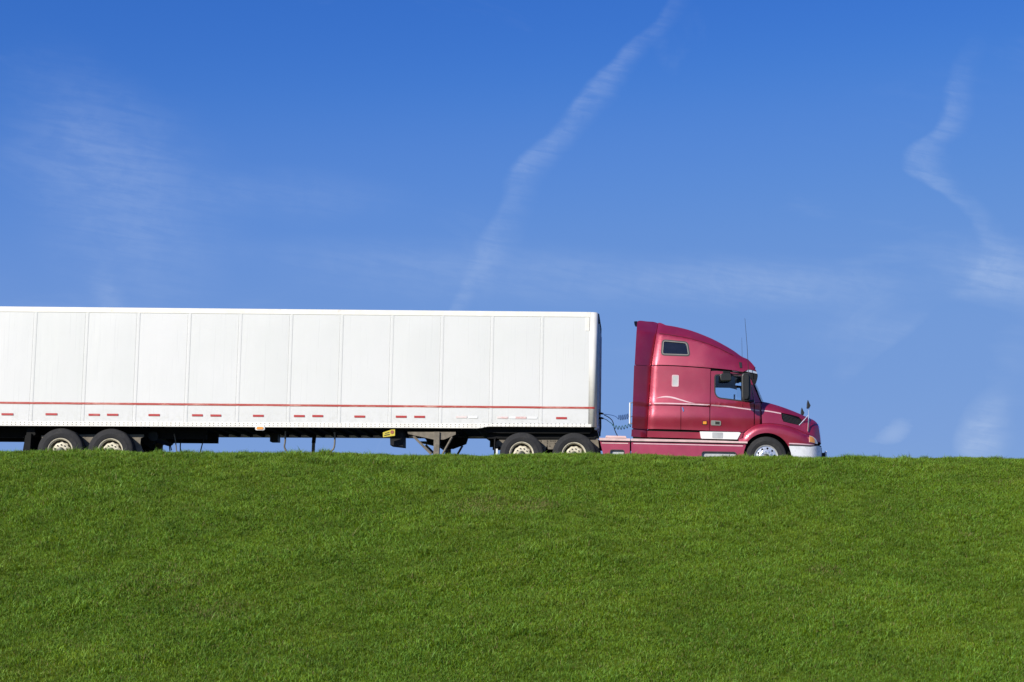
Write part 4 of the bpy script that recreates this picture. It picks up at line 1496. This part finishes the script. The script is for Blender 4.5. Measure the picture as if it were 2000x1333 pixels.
# --- hood, front fenders
hood_top = smooth_line([(17.645, 1.957), (17.825, 1.926), (18.082, 1.858), (18.339, 1.776), (18.596, 1.682), (18.815, 1.593), (18.944, 1.556), (19.034, 1.505), (19.091, 1.435), (19.13, 1.319), (19.161, 1.126), (19.18, 0.946)], 4)
fend = smooth_line([(17.171, 1.072), (17.247, 1.162), (17.336, 1.239), (17.463, 1.317), (17.616, 1.363), (17.807, 1.384), (18.024, 1.373), (18.254, 1.337), (18.509, 1.262), (18.764, 1.168), (18.956, 1.074), (19.083, 0.966)], 4)
fend_x = sorted(fend)


def w_hood(x):
    return sinterp(x, [(17.060, 1.13), (17.610, 1.10), (18.160, 1.04), (18.660, 0.95), (18.960, 0.86), (19.110, 0.72), (19.260, 0.5)])


def w_fend(x):
    return sinterp(x, [(17.060, 1.19), (17.460, 1.225), (17.960, 1.23), (18.460, 1.20), (18.760, 1.13), (18.960, 1.02), (19.110, 0.86), (19.260, 0.6)])


def hw_hood(x, z):
    k = max(0.0, z - interp(x, fend_x))
    zt_ = interp(x, sorted(hood_top[:-14])) if x < 18.9 else 1.5
    up = max(0.0, 1 - (zt_ - z) / 0.22)
    return w_hood(x) - 0.16 * k - 0.16 * up * up


def seg_dist(x, z, p, q):
    dx, dz = q[0] - p[0], q[1] - p[1]
    t = min(1, max(0, ((x - p[0]) * dx + (z - p[1]) * dz) / (dx * dx + dz * dz)))
    return math.hypot(x - p[0] - t * dx, z - p[1] - t * dz)


def hw_fend(x, z):
    k = max(0.0, interp(x, fend_x) - z)
    if k > 0:
        k = min(k, min(seg_dist(x, z, p, q) for p, q in zip(fend[::2], fend[2::2])))
    t = 1 - (1 - min(1.0, k / 0.16)) ** 2
    return w_hood(x) + (w_fend(x) - w_hood(x)) * t - 0.10 * max(0, k - 0.25)


hub_x, hub_z, ARCH = 17.765, 0.515, 0.628
vent = [(18.147, 1.661), (18.39, 1.624), (18.595, 1.575), (18.672, 1.492), (18.672, 1.428), (18.627, 1.35), (18.39, 1.393), (18.198, 1.436), (18.16, 1.513)]
for side in (-1, 1):
    (xg, _), = [(17.635, 1.74)]
    body = [(x, z) for x, z in hood_top]
    fl = [(x, z) for x, z in fend if x > xg]
    hood_poly = body + [(x, z + 0.004) for x, z in reversed(fl)]
    hd = skin('hood_side', hood_poly, hw_hood, RED, tractor, side=side, grid=0.055, holes=[vent], thick=0.03)
    skin('air_intake_mesh', inset(vent, -0.01), hw_hood, BLACK, hd, side=side, lift=-0.03, thick=0.01, grid=0.1)
    for k in range(5):
        q0 = Vector(vent[0]).lerp(Vector(vent[-2]), (k + 0.7) / 5.6)
        q1 = Vector(vent[3]).lerp(Vector(vent[5]), (k + 0.7) / 5.6)
        skin('intake_slat', ribbon([tuple(q0), tuple((q0 + q1) / 2), tuple(q1)], 0.010), hw_hood, SEALGREY, hd, side=side, lift=-0.018, thick=0.012, grid=0)
    skin('pinstripe', ribbon(smooth_line([(17.642, 1.71), (17.878, 1.684), (18.141, 1.641)], 3), 0.030), hw_hood, PALESTRIPE, hd, side=side, lift=0.004, thick=0.004, grid=0.2)
    skin('grille_edge_trim', ribbon(hood_top[-13:], 0.022), hw_hood, CHROME, hd, side=side, lift=0.006, thick=0.02, grid=0.1)
    # fender with wheel arch
    arch = [(hub_x + ARCH * math.cos(a), hub_z + ARCH * math.sin(a)) for a in np.linspace(math.radians(25), math.radians(172), 26)]
    low_r = [(19.073, 0.937), (19.035, 0.886), (18.831, 0.871), (18.309, 0.88)]
    fp = [(x, z - 0.004) for x, z in fend] + low_r[1:3] + [(arch[0][0] + 0.02, low_r[3][1])] + arch + [(17.075, 0.90), (17.075, 1.0)]
    fd = skin('front_fender', fp, hw_fend, RED, tractor, side=side, grid=0.03, thick=0.03)
    skin('fender_lip', ribbon(arch, 0.03), hw_fend, RED, fd, side=side, lift=0.012, thick=0.03, grid=0.2)
    skin('fender_trim', ribbon([(18.322, 0.87), (18.563, 0.866), (18.818, 0.856), (18.971, 0.847)], 0.030), lambda x, z: w_fend(x), PALESTRIPE, fd, side=side, lift=0.006, thick=0.03, grid=0.05)
    # wheel well lining
    bm = bmesh.new()
    pr = []
    for a in np.linspace(math.radians(-10), math.radians(190), 25):
        pr.append([bm.verts.new((hub_x + (ARCH + 0.02) * math.cos(a), YC + side * yv, hub_z + (ARCH + 0.02) * math.sin(a))) for yv in (1.10, 0.62)])
    for a, b in zip(pr, pr[1:]):
        bm.faces.new((a[0], a[1], b[1], b[0]))
    bm.faces.new([p[1] for p in pr])
    add_obj('wheel_well', bm, BLACK, tractor)
    # headlamp
    hl = [(18.839, 1.084), (18.935, 1.059), (19.012, 1.009), (19.063, 0.926), (19.063, 0.888), (18.961, 0.9), (18.833, 0.918)]
    hp = skin('headlamp', hl, lambda x, z: w_fend(x) + 0.012, LENSCLEAR, tractor, side=side, grid=0.05, thick=0.05)
    skin('turn_signal', [(18.839, 1.071), (18.929, 1.05), (18.974, 1.002), (18.986, 0.906), (18.845, 0.924)], lambda x, z: w_fend(x) + 0.020, AMBER, hp, side=side, grid=0.05, thick=0.02)

    # bumper
    def hw_b(x, z):
        return sinterp(x, [(18.26, 1.215), (18.7, 1.19), (18.88, 1.14), (19.0, 1.05), (19.10, 0.92), (19.17, 0.76), (19.23, 0.5)])
    bp = [(18.315, 0.81), (18.627, 0.806), (18.856, 0.798)] + [(19.073, 0.837), (19.182, 0.825), (19.201, 0.626), (19.174, 0.175)] + [(18.473, 0.132), (18.41, 0.448), (18.372, 0.639)]
    bo = skin('bumper', bp, hw_b, BUMPER, tractor, side=side, grid=0.05, thick=0.03)
    skin('bumper_top', [(18.309, 0.848), (18.856, 0.84)] + [(19.176, 0.864), (19.176, 0.829)] + [(18.856, 0.802), (18.315, 0.814)], lambda x, z: hw_b(x, z) - 0.02, SEALGREY, bo, side=side, grid=0.05, thick=0.05)
    # hood mirrors on a chrome tripod
    yh = YC + side * 0.93

    def P3(p, dy=0.0):
        return (p[0], yh + side * dy, p[1])
    if side > 0:
        yh = YC + 0.70
    a_, b_, c_, d_, e_, f_ = [(18.819, 1.205), (18.846, 1.81), (18.589, 1.345), (18.827, 1.604), (18.666, 1.506), (18.756, 1.481)]
    mp = add_obj('hood_mirror_post', T([P3(a_), P3(((a_[0] + b_[0]) / 2, (a_[1] + b_[1]) / 2), 0.02), P3(b_)], 0.013, 8), CHROME, tractor)
    add_obj('mirror_brace', T([P3(c_), P3(d_)], 0.010, 6), CHROME, mp)
    add_obj('mirror_brace', T([P3(e_), P3(f_, -0.02)], 0.010, 6), CHROME, mp)
    mh = [(18.815, 1.99), (18.847, 1.913), (18.879, 1.849), (18.859, 1.797), (18.833, 1.81), (18.814, 1.771), (18.792, 1.797), (18.798, 1.913)]
    add_obj('hood_mirror', PR(mh, yh + side * 0.09, yh - side * 0.09, 0.004), MIRRORBLACK, mp)
    # big door mirror on brackets
    ym = YC + side * 1.46
    mr = rounded([(17.119, 2.528), (17.157, 2.58), (17.322, 2.581), (17.347, 2.505), (17.348, 1.996), (17.304, 1.888), (17.165, 1.874), (17.127, 1.956)], 0.05, 4)
    bm = PR(mr, ym + 0.12, ym - 0.12)
    bmesh.ops.bevel(bm, geom=[e for e in bm.edges if abs(e.verts[0].co.y - e.verts[1].co.y) < 1e-4], offset=0.05, segments=3, affect='EDGES')
    mo = add_obj('door_mirror', bm, MIRRORBLACK, tractor, smooth=True)
    mo.data.set_sharp_from_angle(angle=math.radians(50))
    if side > 0:
        mo.location.x += 0.16
    g0, g1, g2 = [(16.758, 2.608), (17.024, 2.573), (17.163, 2.562)]
    add_obj('mirror_arm', T([(g0[0], YC + side * 1.17, g0[1]), (g1[0], YC + side * 1.30, g1[1]), (g2[0], ym, g2[1])], 0.016, 8), BLACK, mo)
    g0, g1, g2 = [(17.43, 1.933), (17.354, 1.907), (17.228, 1.893)]
    add_obj('mirror_arm', T([(g0[0], YC + side * 1.15, g0[1]), (g1[0], YC + side * 1.25, g1[1]), (g2[0], ym, g2[1])], 0.035, 8), BLACK, mo)
    if side > 0:
        continue
    sm = rounded([(16.61, 2.576), (16.864, 2.585), (16.883, 2.489), (16.877, 2.406), (16.624, 2.391), (16.604, 2.474)], 0.03, 3)
    kb = add_obj('kerb_mirror', PR(sm, YC + side * 1.40, YC + side * 1.24, 0.015), MIRRORBLACK, mo)
    g0, g1 = [(16.762, 2.629), (16.763, 2.565)]
    add_obj('kerb_mirror_mount', B(g0[0] - 0.09, g0[0] + 0.09, YC + side * 1.16, YC + side * 1.33, g1[1] - 0.02, g0[1] + 0.02, bev=0.01), BLACK, mo)

hoodtop = span('hood', hood_top[:-12], hw_hood, RED, crown=0.06, n=14)
gline = hood_top[-14:]
span('grille_surround', [(x + 0.004, z) for x, z in gline], lambda x, z: hw_hood(x, z) * 0.96, CHROME, crown=0.0, plan=0.03)
span('grille', [(x + 0.006, z) for x, z in gline[2:-1]], lambda x, z: 0.45, BLACK, crown=0.0, plan=0.03)
for k in range(9):
    t = (k + 1) / 10
    x0, z0 = gline[int(2 + t * (len(gline) - 4))]
    add_obj('grille_bar', T([(x0 + 0.010, YC - 0.42, z0), (x0 + 0.036, YC, z0), (x0 + 0.010, YC + 0.42, z0)], 0.008, 6), CHROME, tractor)
(bx0, bz0), (bx1, bz1) = [(19.189, 0.825), (19.174, 0.175)]
span('bumper_front', [(19.19, bz0), (19.20, (bz0 + bz1) / 2 + 0.1), (19.17, bz1)], lambda x, z: 0.70, BUMPER, crown=0.0, plan=0.02)
(gx0, gz0), (gx1, gz1) = [(19.318, 0.757), (19.31, 0.523)]
gd = add_obj('bumper_guide', B(gx0 - 0.018, gx0 + 0.02, 0.80, 1.05, gz1 - 0.1, gz0, bev=0.008), WHITEPAINT, tractor)
add_obj('guide_bracket', B(gx0 - 0.09, gx0 - 0.014, 0.84, 1.01, gz1 - 0.1, gz0 - 0.04, bev=0.01), BLACK, gd)
# wiper and its arm
w0, w1, w2 = [(17.616, 1.97), (17.578, 2.066), (17.636, 1.931)]
add_obj('wiper', T([(w1[0] - 0.04, 0.40, w1[1]), (w0[0] - 0.02, 0.42, w0[1] + 0.04), (w2[0], 0.45, w2[1] - 0.02)], 0.012, 6), BLACK, tractor)
# antennas
a0, a1 = [(17.315, 2.61), (17.22, 4)]
mid = ((a0[0] + a1[0]) / 2 + 0.01, (a0[1] + a1[1]) / 2)
add_obj('antenna', T([(a0[0], 0.1, a0[1]), (mid[0], 0.1, mid[1]), (a1[0], 0.1, a1[1])], 0.0075, 6, 0.004), BLACK, tractor)
a0, a1 = [(17.296, 3.185), (17.281, 3.893)]
add_obj('antenna', T([(a0[0], 2.5, a0[1]), (a1[0], 2.5, a1[1])], 0.005, 6, 0.003), BLACK, tractor)
h0, h1 = [(17.118, 2.919), (17.131, 2.771)]
skin('roof_lamp_bracket', [(h0[0] - 0.035, h0[1]), (h0[0] + 0.035, h0[1]), (h1[0] + 0.03, h1[1]), (h1[0] - 0.03, h1[1])], hw_cab, SEALGREY, tractor, lift=0.015, thick=0.03, grid=0)
# grab handle behind the cab
h0, h1 = [(14.383, 1.876), (14.382, 1.353)]
gh = add_obj('grab_handle', T([(h1[0], 0.30, h1[1]), (h1[0], 0.30, h0[1])], 0.018, 8), WHITEPAINT, tractor)
add_obj('handle_mount', T([(h1[0], 0.30, h0[1] - 0.01), (h1[0] + 0.12, 0.32, h0[1] + 0.02)], 0.012, 6), ALU, gh)
add_obj('handle_mount', T([(h1[0], 0.30, h1[1] + 0.01), (h1[0] + 0.12, 0.32, h1[1])], 0.012, 6), ALU, gh)

# --- chassis, rear deck, drive axles
for s in (-1, 1):
    add_obj('frame_rail', PR([(10.9, 0.80), (18.6, 0.80), (18.6, 1.0), (10.9, 1.0)], YC + s * 0.43, YC + s * 0.36), FRAMEBLACK, tractor)
add_obj('fifth_wheel', PR([(11.6, 1.0), (13.1, 1.0), (12.9, 1.075), (11.9, 1.075)], YC - 0.45, YC + 0.45), FRAMEBLACK, tractor)
add_obj('deck_plate', PR([(13.805, 1.055), (14.284, 1.046), (14.31, 0.998), (13.78, 1.001)], 0.30, 1.1, 0.005), PINKLEDGE, tractor)
add_obj('engine_block', B(17.0, 18.4, YC - 0.33, YC + 0.33, 0.6, 1.25), FRAMEBLACK, tractor)
d_wheel = make_wheel('dual', 0.53)
for k, wx in enumerate((11.752, 13.03)):
    for side in (-1, 1):
        place_wheel(d_wheel, tractor, wx, YC + side * 1.25, 0.56, side, 0.9 + 0.5 * k + side * 0.2, first=(k == 0 and side < 0))
    add_obj('drive_axle', T([(wx, YC - 0.85, 0.56), (wx, YC + 0.85, 0.56)], 0.09, 12), FRAMEBLACK, tractor)
f_wheel = make_wheel('steer', 0.505)
for side in (-1, 1):
    place_wheel(f_wheel, tractor, 17.757, YC + side * 1.20, 0.535, side, 0.15, first=(side < 0))
add_obj('steer_axle', T([(17.757, YC - 0.9, 0.535), (17.757, YC + 0.9, 0.535)], 0.06, 12), FRAMEBLACK, tractor)
for side in (-1, 1):
    yA, yB = YC + side * 0.955, YC + side * 0.925
    add_obj('suspension_bracket', PR([(12.042, 0.982), (12.695, 0.987), (12.596, 0.885), (12.535, 0.783), (12.523, 0.707), (12.373, 0.706), (12.358, 0.845), (12.299, 0.604), (12.211, 0.603), (12.196, 0.73), (12.131, 0.881)], yA, yB), GREYSTEEL, tractor)
    for (px, pz) in [(12.206, 0.907), (12.357, 0.909), (12.445, 0.909), (12.495, 0.91), (12.545, 0.91), (12.207, 0.857), (12.358, 0.858), (12.546, 0.859), (12.271, 0.756), (12.422, 0.782), (12.273, 0.654)]:
        add_obj('bolt', LA([(0.0, -0.006), (0.014, -0.006), (0.014, 0.006)], 6, (px, yA, pz)), FRAMEBLACK, tractor)
    add_obj('suspension_bracket', PR([(11.115, 0.899), (11.214, 0.95), (11.439, 0.977), (11.34, 0.901), (11.28, 0.799), (11.244, 0.722), (11.167, 0.785), (11.143, 0.722), (11.08, 0.746), (11.06, 0.822)], yA, yB), GREYSTEEL, tractor)
    add_obj('suspension_bracket', PR([(13.325, 0.98), (13.602, 0.982), (13.645, 0.639), (13.557, 0.613), (13.504, 0.79), (13.427, 0.904)], yA, yB), GREYSTEEL, tractor)
    add_obj('mud_flap_hanger', B(11.07, 11.12, YC + side * 1.2, YC + side * 0.55, 0.93, 0.97), FRAMEBLACK, tractor)
    mf = add_obj('mud_flap', B(11.075, 11.10, YC + side * 1.2, YC + side * 0.6, 0.22, 0.94), BLACK, tractor)
    (rx, rz), (rx2, rz2) = [(11.147, 0.686), (11.151, 0.485)]
    add_obj('reflector_plate', B(rx - 0.022, rx + 0.022, YC + side * 1.215, YC + side * 1.20, rz2, rz), WHITEPAINT, mf)
for side in (-1, 1):
    add_obj('shock_absorber', T([(12.36, YC + side * 0.7, 0.5), (12.40, YC + side * 0.66, 0.82)], 0.04, 8), FRAMEBLACK, tractor)

# ------------------------------------------------------------------ air hoses between truck and trailer
def coil(p0, p1, turns, rad, n=14, sag=0.0):
    p0, p1 = Vector(p0), Vector(p1)
    d = (p1 - p0)
    dn = d.normalized()
    a = dn.orthogonal().normalized()
    b = dn.cross(a)
    out = []
    N = int(turns * n)
    for i in range(N + 1):
        t = i / N
        ang = 2 * math.pi * turns * t
        p = p0 + d * t + (a * math.cos(ang) + b * math.sin(ang)) * rad
        p.z -= sag * 4 * t * (1 - t)
        out.append(tuple(p))
    return out


def hose(pts, y, r, mat, label):
    o = add_obj('air_hose', T(pts, r, 7), mat, None, smooth=True)
    o['label'] = label
    o['category'] = 'hose'
    o['group'] = 'lines between truck and trailer'
    return o


s0 = [(13.72, 1.594), (13.872, 1.583), (13.999, 1.552), (14.063, 1.514), (14.102, 1.47)]
c0, c1 = [(14.114, 1.514), (14.354, 1.555)]
hose([(a, 0.4, b) for a, b in smooth_line(s0, 4)] + coil((c0[0], 0.4, c0[1]), (c1[0], 0.4, c1[1]), 5.5, 0.062, sag=0.01) + [(c1[0] + 0.1, 0.42, c1[1])], 0.4, 0.0075, BLUEHOSE,
     'dark blue hose with tight coils beside the white grab handle')
s0 = [(13.695, 1.497), (13.796, 1.466), (13.873, 1.409), (13.937, 1.365), (13.963, 1.314)]
c0, c1 = [(13.963, 1.301), (14.419, 1.356)]
hose([(a, 0.45, b) for a, b in smooth_line(s0, 4)] + coil((c0[0], 0.45, c0[1]), (c1[0], 0.45, c1[1]), 6.0, 0.045, sag=0.06), 0.45, 0.0085, GREENHOSE,
     'dark green loosely coiled hose, lower of the two coiled ones')
s0 = [(13.743, 1.586), (13.845, 1.536), (13.935, 1.46), (13.974, 1.371), (14.001, 1.243), (14.04, 1.141), (14.079, 1.071)]
hose([(a, 0.5, b) for a, b in smooth_line(s0, 5)], 0.5, 0.011, BLACK, 'plain black line drooping down to the pink deck plate')
